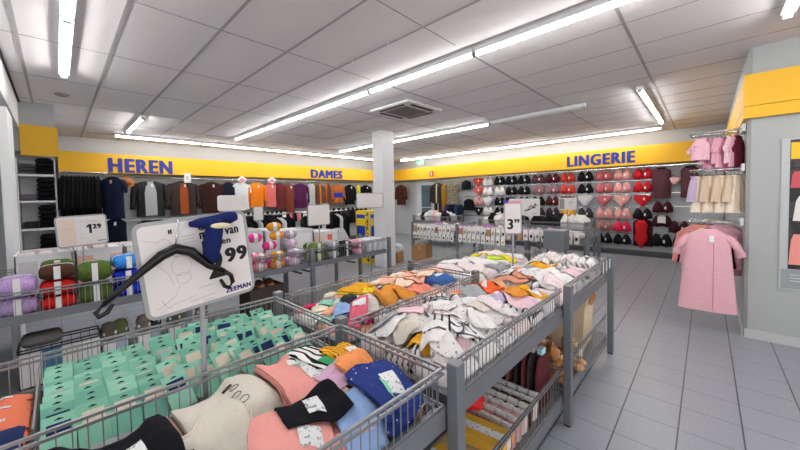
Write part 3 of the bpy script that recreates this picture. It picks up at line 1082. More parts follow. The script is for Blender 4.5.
heap(E2, [
    (GREYC, 'grey green folded garment', -1.05, 2.36, .24, .16, .2, 0.021, 'fold'),
    (TERRA, 'dusty pink folded sweater', -1.18, 2.44, .28, .22, .3, 0.026, 'fold'),
    (TERRA, 'dusty pink sweater with sleeve', -1.00, 2.52, .24, .22, .5, 0.025, CH),
    (WDOT, 'white dotted fleece', -.80, 2.55, .26, .24, -.2, 0.028, CH),
    (WDOT, 'white speckled fleece', -.84, 2.74, .26, .20, .1, 0.025, CH),
    (PALEP, 'bright pale pink top', -.72, 2.86, .14, .22, 0, 0.028, CH),
    (GREYC, 'grey wool garment', -1.22, 2.76, .20, .20, .4, 0.021, CH),
    (MUSTARD, 'mustard folded cardigan', -1.06, 2.98, .24, .14, .1, 0.034, 'fold'),
    (WPRINT, 'white printed bundle', -1.2, 3.05, .22, .2, .1, 0.030, 'fold'),
], 'on the far aisle table')
# smaller pieces lying between the larger ones
RIB = cloth((96, 98, 104))
bits = [(WPRINT, 'white printed'), (WPINK, 'pink dotted'), (WSTRIPE, 'grey striped'), (WDOT, 'black dotted'), (WHITEC, 'plain white'), (PALEP, 'blush pink'), (cloth((228, 226, 226), 'print', (196, 120, 130), 34, .62), 'rose printed'), (GREYC, 'heather grey'), (CREAM, 'cream')]
for k in range(17):
    m, nm = bits[(k * 4) % 9]
    bx_, by_ = X0 - .11 - (k % 5) * .125 + R.uniform(-.03, .03), YB + .12 + (k // 5) * .20 + R.uniform(-.05, .05)
    rib = [strap(RIB if k % 3 else REDC, [(-.9, R.uniform(-.4, .4)), (-.3, R.uniform(-.5, .5)), (.3, R.uniform(-.5, .5)), (.9, R.uniform(-.4, .4))])] if k % 4 == 1 else []
    heap(D, [(m, nm + ' small garment', bx_, by_, R.uniform(.10, .15), R.uniform(.11, .17), R.uniform(-1.2, 1.2), .016, CH, *rib)], 'in the white aisle heap')
for k in range(3):
    m, nm = bits[(k * 5 + 1) % 9]
    heap(D, [(m, nm + ' small garment', X0 - .12 - (k % 3) * .2 + R.uniform(-.03, .03), YC + .2 + (k // 3) * .22, R.uniform(.11, .15), R.uniform(.12, .17), R.uniform(-1.2, 1.2), .016, CH)], 'on the far aisle table')
# a file of white printed tops standing in rows at the far end
for k in range(11):
    heap(E2, [(WPRINT if k % 3 else WPINK, 'white printed kids top filed upright', -1.235 + k * .052, 3.30, .05, .24, R.uniform(-.05, .05), 0.055, 'roll')], 'ending the far aisle table')
for k in range(5):
    heap(E2, [(WPRINT, 'white printed kids top folded', -1.2 + k * .11, 3.49, .11, .14, R.uniform(-.1, .1), 0.038, 'fold')], 'last on the far aisle table')
# pegged swing labels hanging over the end wire
for k in range(3):
    tag(obj('swing_label', MB().box(0, .0015, 0, .03, -.09, 0), PAPER, None, loc=(X0 + .006, 3.25 + k * .13, .935)), 'white swing label hanging over the aisle wire', 'label', 'labels over the aisle wire', BY_Y)

G = Cc = Pile(X2 + .06, X1 - .055, YB + .06, YD - .065, .737, .915)
G.H[:, int((YC - .07 - G.y0) / G.RES):int((YC + .07 - G.y0) / G.RES)] = .786
for i in range(5):
    for j in range(2):
        m, nm = [(WHITEC, 'plain white'), (WPINK, 'pink dotted'), (GREYC, 'grey')][(i + j) % 3]
        heap(G, [(m, nm + ' bundle', X1 - .20 - j * .29, YC + .17 + i * .24, .285, .24, R.uniform(-.06, .06), .12, 'fold')], 'low beside the 3.99 sign')
heap(G, [
    (GREYC, 'grey spotted bundle', -1.92, 2.42, .18, .20, .2, 0.022, CH),
    (WPINK, 'pale dotted kids top', -1.70, 2.44, .24, .20, .3, 0.022, CH),
    (WHITEC, 'white fluffy kids top', -1.84, 2.70, .24, .24, .1, 0.028, CH),
    (WPINK, 'pink white kids dress', -1.58, 2.62, .24, .24, .5, 0.028, CH),
    (WHITEC, 'white kids cardigan', -1.62, 2.90, .26, .20, .1, 0.028, CH),
    (LIME, 'lime green kids top', -1.58, 3.12, .18, .12, .2, 0.031, CH),
    (LEMON, 'lemon yellow kids top', -1.78, 3.12, .18, .12, .2, 0.028, CH),
    (LEMON, 'lemon yellow folded top', -1.44, 3.20, .14, .12, .2, 0.028, CH),
    (WPINK, 'pink patterned bundle', -1.75, 3.35, .3, .2, .1, 0.025, CH),
    (WPRINT, 'grey white bundle', -1.45, 3.40, .2, .2, .1, 0.025, CH),
], 'beside the 3.99 sign')
for i in range(5):
    for j in range(2):
        m, nm = [(PEACH, 'peach'), (WHITEC, 'plain white'), (PALEP, 'pale pink')][(i + j) % 3]
        heap(Cc, [(m, nm + ' bundle', X1 - .20 - j * .29, YB + .18 + i * .235, .285, .235, R.uniform(-.05, .05), .115 if i else .075, 'fold')], 'low on the towel table')
socks = [((232, 96, 120), 'rose'), ((238, 236, 232), 'white'), ((146, 206, 182), 'mint'), ((240, 200, 190), 'blush'), ((150, 154, 160), 'grey'), ((204, 46, 92), 'raspberry'), ((236, 226, 200), 'cream'), ((240, 178, 150), 'peach'), ((60, 60, 66), 'charcoal')]
for k in range(20):
    cl, nm = socks[k % 9]
    gx, gy = k % 5, k // 5
    heap(Cc, [(cloth(cl), nm + ' sock pair', X2 + .12 + gx * .118 + R.uniform(-.02, .02), YB + .10 + gy * .085 + R.uniform(-.02, .02), .07, .15, R.uniform(-.9, .9), 0.018, 'fold',
        swing(-.9, .9, .35, .8, TAGG if k % 3 == 0 else PAPER, 'card_band'))], 'at the sock end', 'socks')
heap(Cc, [
    (BABYB, 'pale blue baby top with white label', -1.58, 1.20, .18, .17, .9, .024, 'tee', swing(.1, .7, -.6, .2), strap(BLACKC, [(-.9, -.95), (-.3, -.98), (.3, -.98), (.9, -.95)])),
    (cloth((206, 200, 192)), 'stone grey sock pack', -1.56, 1.33, .10, .18, .9, 0.022, 'fold', swing(-.8, .8, -.2, .5)),
    (cloth((214, 206, 200)), 'light grey sock pack', -1.47, 1.30, .10, .18, 1.0, 0.022, 'fold', swing(-.8, .8, -.2, .5)),
    (cloth((228, 110, 130)), 'pink and white sock pack', -1.44, 1.21, .10, .16, .8, 0.022, 'fold', swing(-.8, .8, -.1, .4)),
    (LEMON, 'yellow folded towel, lower of two', -1.85, 1.46, .17, .30, .5, 0.026, 'fold'),
    (MUSTARD, 'yellow folded towel, upper of two', -1.86, 1.46, .16, .29, .5, 0.026, 'fold'),
    (LEMON, 'yellow rolled cloth strip', -1.64, 1.40, .07, .22, .7, 0.030, 'roll'),
    (OCHRE, 'ochre rolled sweater', -1.49, 1.49, .14, .30, .55, 0.075, 'roll'),
    (OCHRE, 'ochre crumpled sweater end', -1.42, 1.60, .13, .14, .3, 0.025, CH),
    (DENIM, 'denim blue kids cap shaped garment with white label', -1.54, 2.06, .22, .22, .3, 0.060, 'heap', swing(-.2, .3, -.4, .1)),
    (SALMON, 'salmon striped kids top', -1.44, 1.80, .18, .20, .5, 0.021, CH),
    (WPINK, 'white pink kids top', -1.66, 2.16, .2, .16, .2, 0.025, CH),
    (cloth((190, 198, 206)), 'grey blue towel', -1.74, 1.66, .12, .22, .6, 0.022, 'fold'),
], 'on the towel table')
for k in range(12):
    gx, gy = k % 3, k // 3
    heap(Cc, [(PEACH if k % 2 else cloth((246, 222, 200)), ('peach' if k % 2 else 'cream') + ' folded baby top', X2 + .13 + gx * .135, 1.72 + gy * .13 + .02 * gx, .12, .15, .35 + R.uniform(-.1, .1), 0.030, 'fold')], 'filed on the towel table')

# ------------------------------------------------------------------ lower shelves of the aisle tables
LZ = .201
L1 = Pile(X1 + .045, X0 - .06, YB + .035, YC - .04, LZ)
box1 = thing('carded_pack', 'yellow flat pack with a white band on the low aisle shelf', 'pack', (-.83, 1.46, LZ + .085), (0, 0, .12))
obj('body', MB().rbox(-.14, .14, -.075, .075, 0, .06, .008), mat('yellow_pack', (226, 176, 62), .6), box1)
obj('band', MB().box(-.141, .141, -.03, .02, .01, .0615), PAPERL, box1)
box2 = dup(box1, (-.79, 1.42 - .34 - .065 + .005, LZ + .005), (0, 0, .25), 'second yellow flat pack beside the low front post') if False else None
L1.H[:] = np.maximum(L1.H, LZ)
garment(L1, 'crumpled_garment', 'red shiny garment on the low shelf beside the yellow pack', 'clothing', mat('red_satin', (226, 40, 34), .4, bump=.4, bsc=16), -1.00, 1.62, .16, .14, .4, .05, 'heap', wr=.008) if False else None
box2 = dup(box1, (-.85, 1.24, LZ + .02), (0, 0, .05), 'second yellow flat pack lying lower, beside the low front post')
garment(L1, 'folded_garment', 'tan folded bundle under the yellow flat packs', 'clothing', cloth((206, 180, 140)), -.87, 1.40, .30, .22, 0, .08, 'fold')
L1.H[:] = np.maximum(L1.H, .345)
garment(L1, 'crumpled_garment', 'red shiny garment on the low shelf beside the yellow pack', 'clothing', mat('red_satin', (226, 40, 34), .4, bump=.4, bsc=16), -.99, 1.60, .17, .13, .2, .06, 'heap', wr=.008)
rowsL = [((214, 150, 152), 'rose'), ((216, 172, 170), 'pale rose'), ((228, 214, 208), 'white'), ((74, 46, 42), 'brown'), ((226, 216, 208), 'ivory'), ((66, 42, 40), 'dark brown')]
for r_, (cl, nm) in enumerate(rowsL):
    for k in range(8):
        t = thing('sock_pack', f'{nm} carded sock pack on the low aisle shelf', 'sock pack', (X0 - .10 - k * .070, 1.60 + r_ * .074, LZ + .004), (0, 0, 0), 'carded sock packs on the low shelf', BY_X)
        T = Matrix.Rotation(-.18, 4, 'X')
        obj('sock', MB().rbox(-.0335, .0335, -.032, .032, 0, .115 + .01 * (r_ % 2), .010, T), cloth(cl), t, True)
        obj('card', MB().box(-.031, .031, -.0365, -.014, .10, .127, T), PAPERL, t)
HG = [(92, 44, 50), (70, 58, 66), (120, 62, 66), (48, 46, 54), (136, 84, 84)]
for k in range(11):
    t = thing('hanging_outfit', 'maroon or grey kids outfit filed under the aisle table', 'clothing', (X0 - .09 - k * .05, 2.08, LZ + .005), (0, 0, R.uniform(-.12, .12)), 'file of dark outfits', BY_X)
    cl = HG[k % 5]
    ring = []
    for z, w, d in ((0, .10, .016), (.12, .105, .018), (.24, .10, .018), (.31, .075, .014), (.335, .03, .010)):
        ring.append([(math.cos(q * PI / 6) * d, math.sin(q * PI / 6) * w + .006 * math.sin(q * 2 + k), z) for q in range(12)])
    obj('top', MB().loft(ring, True, True), cloth(cl), t, True)
    obj('neck_card', MB().box(-.015, .015, -.045, .01, .338, .375), R.choice([PAPER, mat('aqua_card', (170, 214, 222), .7), PALEP]), t)
# teddy bears and paper bag
def bear(label, x, y, rz, s=1.0, col=(188, 138, 92)):
    t = thing('teddy_bear', label, 'teddy bear', (x, y, LZ + .003), (0, 0, rz), 'teddy bears under the aisle table')
    m = mat('bear_fur', col, .95, bump=.6, bsc=70)
    m2 = mat('bear_muzzle', (224, 190, 150), .95, bump=.5, bsc=70)

    def ball(mb, c, r, n=10, k=7):
        rs = []
        for i in range(k):
            a = -PI / 2 + PI * i / (k - 1)
            q = max(math.cos(a), .05)
            rs.append([(c[0] + r[0] * q * math.cos(2 * PI * j / n), c[1] + r[1] * q * math.sin(2 * PI * j / n), c[2] + r[2] * math.sin(a)) for j in range(n)])
        return mb.loft(rs, True, True)
    S = lambda *a: tuple(q * s for q in a)
    body = MB()
    ball(body, S(0, 0, .075), S(.06, .07, .075))
    obj('body', body, m, t, True)
    obj('head', ball(MB(), S(.01, 0, .185), S(.055, .06, .055)), m, t, True)
    obj('muzzle', ball(MB(), S(.055, 0, .172), S(.026, .028, .022)), m2, t, True)
    obj('nose', ball(MB(), S(.08, 0, .180), S(.007, .009, .006)), INK, t, True)
    for sd in (-1, 1):
        obj('ear', ball(MB(), S(-.002, sd * .05, .235), S(.012, .024, .024)), m, t, True)
        obj('eye', ball(MB(), S(.056, sd * .022, .205), S(.005, .006, .006)), INK, t, True)
        obj('arm', ball(MB(), S(.035, sd * .075, .095), S(.04, .022, .024)), m, t, True)
        obj('leg', ball(MB(), S(.075, sd * .05, .028), S(.055, .028, .028)), m, t, True)
    return t


bear('teddy bear sitting at the aisle edge below the mustard top', -.80, 2.42, .3, 1.0, (196, 140, 92))
bear('pale teddy bear leaning beside the paper bag', -.78, 2.70, .1, 1.0, (204, 160, 116))
bear('brown teddy bear sitting behind the pale one', -.99, 2.56, .4, 1.15, (172, 116, 72))
bear('teddy bear deep in the shelf beside the dark outfits', -1.05, 2.85, -.2, 1.0, (186, 136, 94))
bag = thing('paper_bag', 'large cream paper carrier bag standing on the low shelf at the far end', 'paper bag', (-.88, 3.16, LZ + .003), (0, 0, .05))
rs = []
for z, f, sh in ((0, 1.0, 0), (.2, 1.02, .004), (.38, 1.04, .012), (.46, 1.05, .03)):
    rs.append([(-.13 * f + sh, -.19 * f, z), (0 + sh * 1.5 - .01, -.185 * f, z), (.13 * f + sh, -.19 * f, z), (.13 * f + sh, .0, z + .012 * f), (.13 * f + sh, .19 * f, z), (0, .185 * f, z), (-.13 * f + sh, .19 * f, z), (-.125 * f, 0, z)])
obj('bag_body', MB().loft(rs, True, False), mat('cream_paper', (222, 202, 172), .85, bump=.3, bsc=9), bag)
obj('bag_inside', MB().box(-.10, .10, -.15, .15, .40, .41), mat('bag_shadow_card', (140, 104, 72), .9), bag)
obj('flap', MB().grid([[(.14 + .03, -.10 + .06 * j, .43 - .02 * i - .012 * math.sin(PI * j / 4)) if i else (.165, -.10 + .06 * j, .45) for j in range(5)] for i in range(3)]), mat('kraft_flap', (176, 116, 66), .85), bag)
L2 = Pile(X1 + .045, X0 - .06, YC + .035, YD - .04, LZ)
garment(L2, 'crumpled_garment', 'pink white soft toy cloth near the low aisle wire', 'clothing', WPINK, -.76, 2.94, .14, .10, .2, .06, 'heap')
L0 = Pile(X1 + .045, X0 - .06, YA + .035, YB - .04, LZ)
for k in range(3):
    garment(L0, 'folded_garment', 'tan folded garment on the low shelf by the camera', 'clothing', cloth((214, 182, 140)), -.82, .76 - .18 * k, .26, .17, 0, .14, 'heap', order=BY_Y, group='tan garments on the low shelf')
# ------------------------------------------------------------------ yarn tables
DECK = 0.737
def yarn_pack(label, x, y, z, col, w=.19, d=.26, h=.115, lobes=4, group='yarn packs'):
    t = thing('yarn_pack', label, 'yarn', (x, y, z), (0, 0, R.uniform(-.04, .04)), group, BY_Z)
    rings = []
    n = 40
    for i in range(13):
        s_ = -1 + i / 6
        q = max(1 - abs(s_) ** 5, 0.12) ** .5
        ring = []
        for k in range(n):
            a = 2 * PI * k / n
            cx, sx = math.cos(a), math.sin(a)
            px = math.copysign(abs(cx) ** .55, cx) * w / 2 * (q * .25 + .75)
            pz = math.copysign(abs(sx) ** .55, sx) * h / 2 * q
            g = 1 - .07 * abs(math.sin(px / w * PI * lobes)) ** .5 - (.05 * (1 - abs(s_)) < .012) * .0
            waist = 1 - .09 * math.exp(-(s_ / .16) ** 2)
            ring.append((s_ * d / 2, px * waist, h / 2 + pz * g * waist))
        rings.append(ring)
    obj('skein', MB().loft(rings, True, True), knit(col), t, True)
    rg = []
    for s_ in (-.12, -.06, .06, .12):
        ring = []
        for k in range(24):
            a = 2 * PI * k / 24
            cx, sx = math.cos(a), math.sin(a)
            ring.append((s_ * d * .5, math.copysign(abs(cx) ** .55, cx) * w / 2 * .985, h / 2 + math.copysign(abs(sx) ** .55, sx) * h / 2 * .985))
        rg.append(ring)
    mbb = MB().loft(rg)
    obj('paper_band', mbb, PAPERL, t, True)
    # a band along the front as seen from the aisle
    obj('front_label', MB().box(d / 2 * .90, d / 2 + .002, -.018, .018, h * .10, h * .95), PAPER, t)
    return t


LIL, OLV, REDY, BRN, BLU, SKY = (190, 160, 212), (88, 110, 52), (214, 44, 34), (84, 54, 44), (34, 54, 190), (60, 140, 226)
YX = V0 - .188
for k, (c, nm, top) in enumerate(((LIL, 'lilac yarn pack, lower of two at the partition end', 0), (LIL, 'lilac yarn pack, upper of two at the partition end', 1))):
    yarn_pack(nm, YX, -.225, DECK + .004 + .145 * k, c, .20, .28, .140)
for k, (c, nm) in enumerate(((REDY, 'red yarn pack, lower of two under a brown one'), (REDY, 'red yarn pack, upper of two under a brown one'), (BRN, 'brown yarn pack lying on the red packs'))):
    yarn_pack(nm, YX, -.018, DECK + .004 + .115 * k, c, .195, .28, .111)
yarn_pack('olive green yarn pack lying behind the brown one', YX - .205, -.018, DECK + .004 + .235, OLV, .19, .12, .12)
for k, (c, nm) in enumerate(((OLV, 'green yarn pack, lower of two beside the red packs'), (OLV, 'green yarn pack, upper of two beside the red packs'))):
    yarn_pack(nm, YX, .190, DECK + .004 + .170 * k, c, .21, .28, .165)
for k, (c, nm) in enumerate(((BLU, 'royal blue yarn pack, lower of two beside the green packs'), (BLU, 'royal blue yarn pack, upper of two beside the green packs'), (SKY, 'sky blue yarn pack lying on the royal blue packs'))):
    yarn_pack(nm, YX, .395, DECK + .004 + .120 * k, c, .19, .28, .116)
yarn_pack('second royal blue yarn pack, behind the price sign', YX, .60, DECK + .004, BLU, .19, .28, .116)


def ball(label, x, y, z, col, L=.15, r=.052, rz=0.0):
    r, L = .053, .175
    t = thing('yarn_ball', label, 'yarn', (x, y, z), (0, 0, rz), 'yarn balls', BY_Y)
    rings = []
    for i in range(11):
        s_ = -1 + i / 5
        q = max(1 - abs(s_) ** 2.6, .03) ** .5
        rings.append([(math.cos(2 * PI * k / 16) * r * q, s_ * L / 2, r + math.sin(2 * PI * k / 16) * r * q) for k in range(16)])
    obj('skein', MB().loft(rings, True, True), knit(col), t, True)
    rg = [[(math.cos(2 * PI * k / 16) * r * 1.01, y_, r + math.sin(2 * PI * k / 16) * r * 1.01) for k in range(16)] for y_ in (-.022, .022)]
    obj('paper_band', MB().loft(rg), PAPERL, t, True)
    return t


PKY, MUS, PNKW, PLIL = (226, 62, 150), (222, 148, 44), (222, 150, 160), (206, 172, 210)
RB = V0 - .10
data = [
    ('pink and white', PNKW, 0, 1.52, 0), ('pink and white', PNKW, 0, 1.53, 1), ('mustard', MUS, 0, 1.72, 0), ('mustard', MUS, 0, 1.73, 1), ('pale lilac', PLIL, 0, 1.93, 0), ('pale lilac', PLIL, 0, 1.95, 1),
    ('magenta', PKY, 1, 1.50, 1), ('magenta', PKY, 1, 1.69, 2), ('mustard', MUS, 1, 1.78, 3), ('pale lilac', PLIL, 1, 1.96, 2), ('pale lilac', PLIL, 1, 1.34, 1), ('mustard', MUS, 1, 1.34, 0), ('magenta', PKY, 1, 1.52, 3), ('mustard', MUS, 1, 1.75, 4), ('lilac grey', (176, 160, 190), 1, 1.95, 3),
    ('mustard', MUS, 0, 1.33, 0), ('pale lilac', PLIL, 0, 1.34, 1)]
for nm, c, row, y, lv in data:
    ball(f'{nm} yarn ball in the mixed yarn heap', RB - .112 * row, y, DECK + .004 + lv * .108 + .0, c, .17, .05, R.uniform(-.12, .12))
for c_ in ('pale lilac', 'magenta', 'mustard', 'lilac grey'):
    for k in range(2):
        cc = dict(((a, b) for a, b, *_ in data))[c_]
        ball(f'{c_} yarn ball supporting the heap behind', RB - .11, (1.53, 1.72)[k] if c_ != 'pale lilac' else (1.90, 1.15)[k], DECK + .004 + {'magenta': 0, 'mustard': .092, 'lilac grey': .184, 'pale lilac': 0}[c_], cc, .17, .05) if c_ in ('magenta', 'pale lilac') else None
far = [((108, 128, 58), 'green', 2.26, 2, .12), ((150, 150, 156), 'grey', 2.49, 2, .12), ((40, 40, 44), 'black', 2.70, 2, .11), ((214, 140, 160), 'rose', 2.92, 2, .10)]
for c, nm, y, n, h in far:
    for k in range(n):
        yarn_pack(f'{nm} yarn pack, {"upper" if k else "lower"} of two on the last yarn table', YX, y, DECK + .004 + (h + .004) * k, c, .19, .26, h)
for k in range(3):
    yarn_pack('grey yarn pack lying behind the green and grey packs', YX - .235, 2.3 + .17 * k, DECK + .004 + .24, (150, 150, 156), .16, .12, .09) if False else None
for k in range(6):
    t = thing('white_pack', 'white wrapped pack at the pillar end of the yarn', 'pack', (V0 - .10 - (k // 3) * .15, 3.10 + (k % 3) * .105, DECK + .003), group='white packs at the pillar end', order=BY_Y)
    obj('wrapped_cloth', MB().rbox(-.06, .06, -.045, .045, 0, .20, .018), cloth((214, 216, 222)), t, True)
    obj('label', MB().box(.0605, .062, -.02, .02, .05, .14), PAPERL, t)

# white bins with cards behind the yarn
CLEAR = mat('frosted_plastic', (226, 228, 232), .35)
def bin_(label, y0, y1, x0=-4.70, x1=-4.26, z1=1.10, cards=()):
    t = thing('storage_bin', label, 'bin', (x1, y0, DECK + .003), group='white bins behind the yarn')
    h = z1 - DECK
    w, d = y1 - y0, x1 - x0
    obj('shell', MB().box(-.008, 0, 0, w, 0, h).box(-d, -d + .008, 0, w, 0, h).box(-d, 0, 0, .008, 0, h).box(-d, 0, w - .008, w, 0, h).box(-d, 0, 0, w, 0, .008), CLEAR, t)
    obj('rim', MB().box(-.012, .006, -.004, w + .004, h, h + .012).box(-d - .004, -d + .012, -.004, w + .004, h, h + .012).box(-d, 0, -.004, .01, h, h + .012).box(-d, 0, w - .01, w + .004, h, h + .012), WHITEP, t)
    for c, a, b in cards:
        obj('display_card', MB().box(.0005, .003, a * w, b * w, h * .18, h * .86), mat('card_stock', c, .7), t)
    n = max(2, int(w / .11))
    for k in range(n):
        obj('filed_pack', MB().rbox(-d + .03, -.03, w * (k + .12) / n, w * (k + .88) / n, .01, h * R.uniform(.9, 1.06), .01), R.choice([PAPER, cloth((226, 226, 230)), cloth((214, 200, 196))]), t)
    return t


bin_('frosted white bin with a beige card at the partition end', -.27, .08, cards=(((206, 206, 208), .05, .38), ((222, 220, 222), .45, .95)))
bin_('frosted white bin with two peach cards under the 1.29 sign', .10, .44, cards=(((234, 186, 160), .02, .34), ((232, 232, 232), .38, .66), ((234, 190, 168), .70, .95)))
bin_('frosted white bin with pale blue cards beside the 1.29 sign', .46, .78, cards=(((200, 216, 228), .05, .42), ((226, 218, 222), .5, .95)))
bin_('frosted white bin behind the big price sign', .84, 1.34)
bin_('frosted white bin behind the mustard yarn balls', 1.36, 1.86, z1=1.14)
bin_('frosted white bin behind the lilac yarn balls', 1.88, 2.09, z1=1.12)
bin_('white carton of papers behind the green yarn', 2.16, 2.60, z1=1.09, cards=(((236, 236, 236), .1, .9),))
bin_('white carton with peach striped cards behind the grey yarn', 2.62, 3.05, z1=1.03, cards=(((240, 214, 196), .05, .5), ((222, 110, 92), .55, .75)))
PW = Pile(-4.80, -4.25, 3.07, 3.38, DECK + .001, .98)
for k in range(9):
    garment(PW, 'crumpled_garment', 'pale grey crumpled garment heaped behind the last yarn', 'clothing', [GREYC, cloth((206, 208, 214)), WPRINT, MINTC][k % 4], -4.36 - .2 * (k % 2), 3.22 + R.uniform(-.04, .04), .26, .26, R.uniform(0, 3), .055, 'heap', group='pale heap behind the last yarn', order=BY_Z)

# shoes, hats and cards on the low shelf of the yarn row
def slipper(label, x, y, rz, z):
    t = thing('slipper', label, 'shoe', (x, y, z), (0, 0, rz), 'brown slippers on the low shelf')
    out = [(-.12, -.03), (-.08, -.04), (0, -.036), (.07, -.045), (.115, -.03), (.125, 0), (.115, .03), (.07, .045), (0, .036), (-.08, .04), (-.12, .03), (-.13, 0)]
    obj('sole', MB().prism(out, 0, .018), mat('tan_sole', (190, 132, 84), .8), t)
    rs = []
    for i in range(7):
        x_ = .015 + .105 * i / 6
        hh = .055 - .025 * (i / 6) ** 2
        ww = .045 * math.sqrt(max(1 - (i / 6.3) ** 3, .1))
        rs.append([(x_, -ww * math.cos(PI * k / 8), .018 + hh * math.sin(PI * k / 8)) for k in range(9)])
    obj('upper', MB().loft(rs, False, False, closed=False), mat('brown_suede', (86, 54, 36), .9), t, True)
    obj('insole', MB().prism([(a * .9, b * .86) for a, b in out], .018, .024), mat('fleece', (206, 150, 104), .95), t)
    return t


slb = tag(obj('shoe_box', MB().rbox(-.16, .16, -.20, .20, 0, .36, .006), mat('dark_carton', (70, 60, 58), .8), None, loc=(V0 - .25, 1.60, .203)), 'dark carton carrying the brown slippers under the yarn', 'box')
slipper('brown slipper with fleece lining, first of a pair below the mustard yarn', V0 - .24, 1.54, .1, .564)
slipper('brown slipper with fleece lining, second of a pair below the mustard yarn', V0 - .24, 1.67, -.05, .564)
for k in range(7):
    t = thing('knit_hat', 'knitted hat on a pale card stand under the yarn table', 'hat', (V0 - .17 - .03 * (k % 2), .26 + k * .115 - .04 * (k % 2) , .203), group='knitted hats under the yarn', order=BY_Y)
    obj('card_stand', MB().rbox(-.04, .04, -.045, .045, 0, .27, .01), [PAPER, mat('blue_card', (170, 184, 204), .7)][k % 2], t)
    c = [(96, 92, 86), (104, 112, 74), (120, 112, 104), (62, 60, 60)][k % 4]
    obj('hat', MB().loft([[(math.cos(2 * PI * q / 14) * r, math.sin(2 * PI * q / 14) * r * 1.05, z) for q in range(14)] for r, z in ((.052, .19), (.058, .20), (.056, .235), (.050, .238), (.053, .29), (.040, .325), (.012, .338))], True, True), knit(c), t, True)
tr = thing('card_tray', 'black wire tray of white and blue cards under the lilac yarn', 'tray', (V0 - .12, -.24, .203))
fr_ = MB()
wires(fr_, (.035, 0), (.035, .44), 0, .285, .05)
wires(fr_, (-.195, 0), (-.195, .44), 0, .285, .05)
wires(fr_, (-.195, .0), (.035, .0), 0, .285, .05)
wires(fr_, (-.195, .44), (.035, .44), 0, .285, .05)
fr_.box(-.195, .035, 0, .44, 0, .004)
obj('tray_frame', fr_, DARK, tr)
obj('backing', MB().box(.026, .030, .005, .435, .006, .26), PAPER, tr)
for k, c in enumerate(((214, 214, 214), (70, 120, 150), (220, 216, 212), (226, 226, 226))):
    obj('card', MB().box(.0405 - .0095, .0337 - .001, .01 + k * .107, .11 + k * .107, .01, .262), mat('card_stock', c, .7), tr)
tag(obj('folded_garment', MB().rbox(-.18, .02, 0, .22, 0, .07, .03), cloth((112, 110, 108)), None, True, loc=(V0 - .12, -.23, .49)), 'grey folded garment on the black wire tray', 'clothing')
for k in range(5):
    t = thing('shoe', 'brown or black shoe on the floor by the pillar end', 'shoe', (V0 - .12 , 2.2 + .12 * k, 0.0), (0, 0, R.uniform(-.15, .15)), 'shoes on the floor under the yarn', BY_Y)
    obj('sole', MB().box(-.12, .12, -.04, .04, 0, .02), BLACKP, t)
    obj('upper', MB().loft([[(x_, -w_ * math.cos(PI * q / 8), .02 + h_ * math.sin(PI * q / 8)) for q in range(9)] for x_, w_, h_ in ((-.12, .034, .10), (-.05, .036, .11), (.02, .038, .075), (.08, .04, .055), (.118, .02, .03))], True, True, closed=False), mat('leather', (92, 62, 46) if k % 2 else (44, 42, 42), .6), t, True)

# ------------------------------------------------------------------ price signs
def sign(label, X, y0, y1, z0, z1, tilt=0.0, ztable=.93, frame=GREYP, thick=.012, xw=None, pole=True, cat='price sign', facing='x', zfoot=None):
    """a framed board on a pole; facing +x (towards the aisle) or -y"""
    yc, zc = (y0 + y1) / 2, (z0 + z1) / 2
    w, h = y1 - y0, z1 - z0
    rz = 0 if facing == 'x' else -HP
    loc = (X, yc, zfoot if zfoot is not None else DECK) if facing == 'x' else (yc, X, zfoot if zfoot is not None else DECK)
    t = thing('price_sign', label, cat, loc, (0, 0, rz), 'price signs on poles')
    zz = zc - loc[2]
    Mx = Matrix.Translation((0, 0, zz)) @ Matrix.Rotation(tilt, 4, 'X')
    r = .03
    def rr(w, h, r):
        p = []
        for cx, cy, a0 in ((w / 2 - r, h / 2 - r, 0), (-w / 2 + r, h / 2 - r, HP), (-w / 2 + r, -h / 2 + r, PI), (w / 2 - r, -h / 2 + r, 3 * HP)):
            p += [(cx + r * math.cos(a0 + HP * k / 4), cy + r * math.sin(a0 + HP * k / 4)) for k in range(5)]
        return p
    TX = Mx @ axes((0, 0, 0), (0, 1, 0), (0, 0, 1))
    obj('frame', MB().prism(rr(w, h, r), -thick / 2, thick / 2, TX), frame, t)
    obj('sheet', MB().prism(rr(w - .024, h - .024, r * .6), thick / 2, thick / 2 + .0015, TX), mat('sign_paper', (226, 222, 222), .6), t)
    if pole:
        obj('pole', MB().tube([(-.0, 0, 0.001), (-.0, 0, zz - h / 2 + .004)], .009, 8), GREYP, t, True)
        obj('pole_foot', MB().box(-.02, .02, -.02, .02, 0, .006), GREYP, t)
    t['_w'] = w
    return t, TX @ Matrix.Translation((0, 0, thick / 2 + .002))


def ink(t, TX, s, x, y, size, m=INK, bold=.0, fit=None, name='lettering'):
    return text(s, size, TX @ Matrix.Translation((x, y, 0)), m, t, bold, .0006, name, fit)


def lines(t, TX, paths, m=GREYINK, r=.0011, name='sketch'):
    if name == 'caption_line':
        for p in paths:
            obj(name, MB().tube([TX @ Vector((x, y, .0006)) for x, y in p], r, 4), m, t)
        return
    mb = MB()
    for p in paths:
        mb.tube([TX @ Vector((x, y, .0006)) for x, y in p], r, 4)
    return obj(name, mb, m, t)


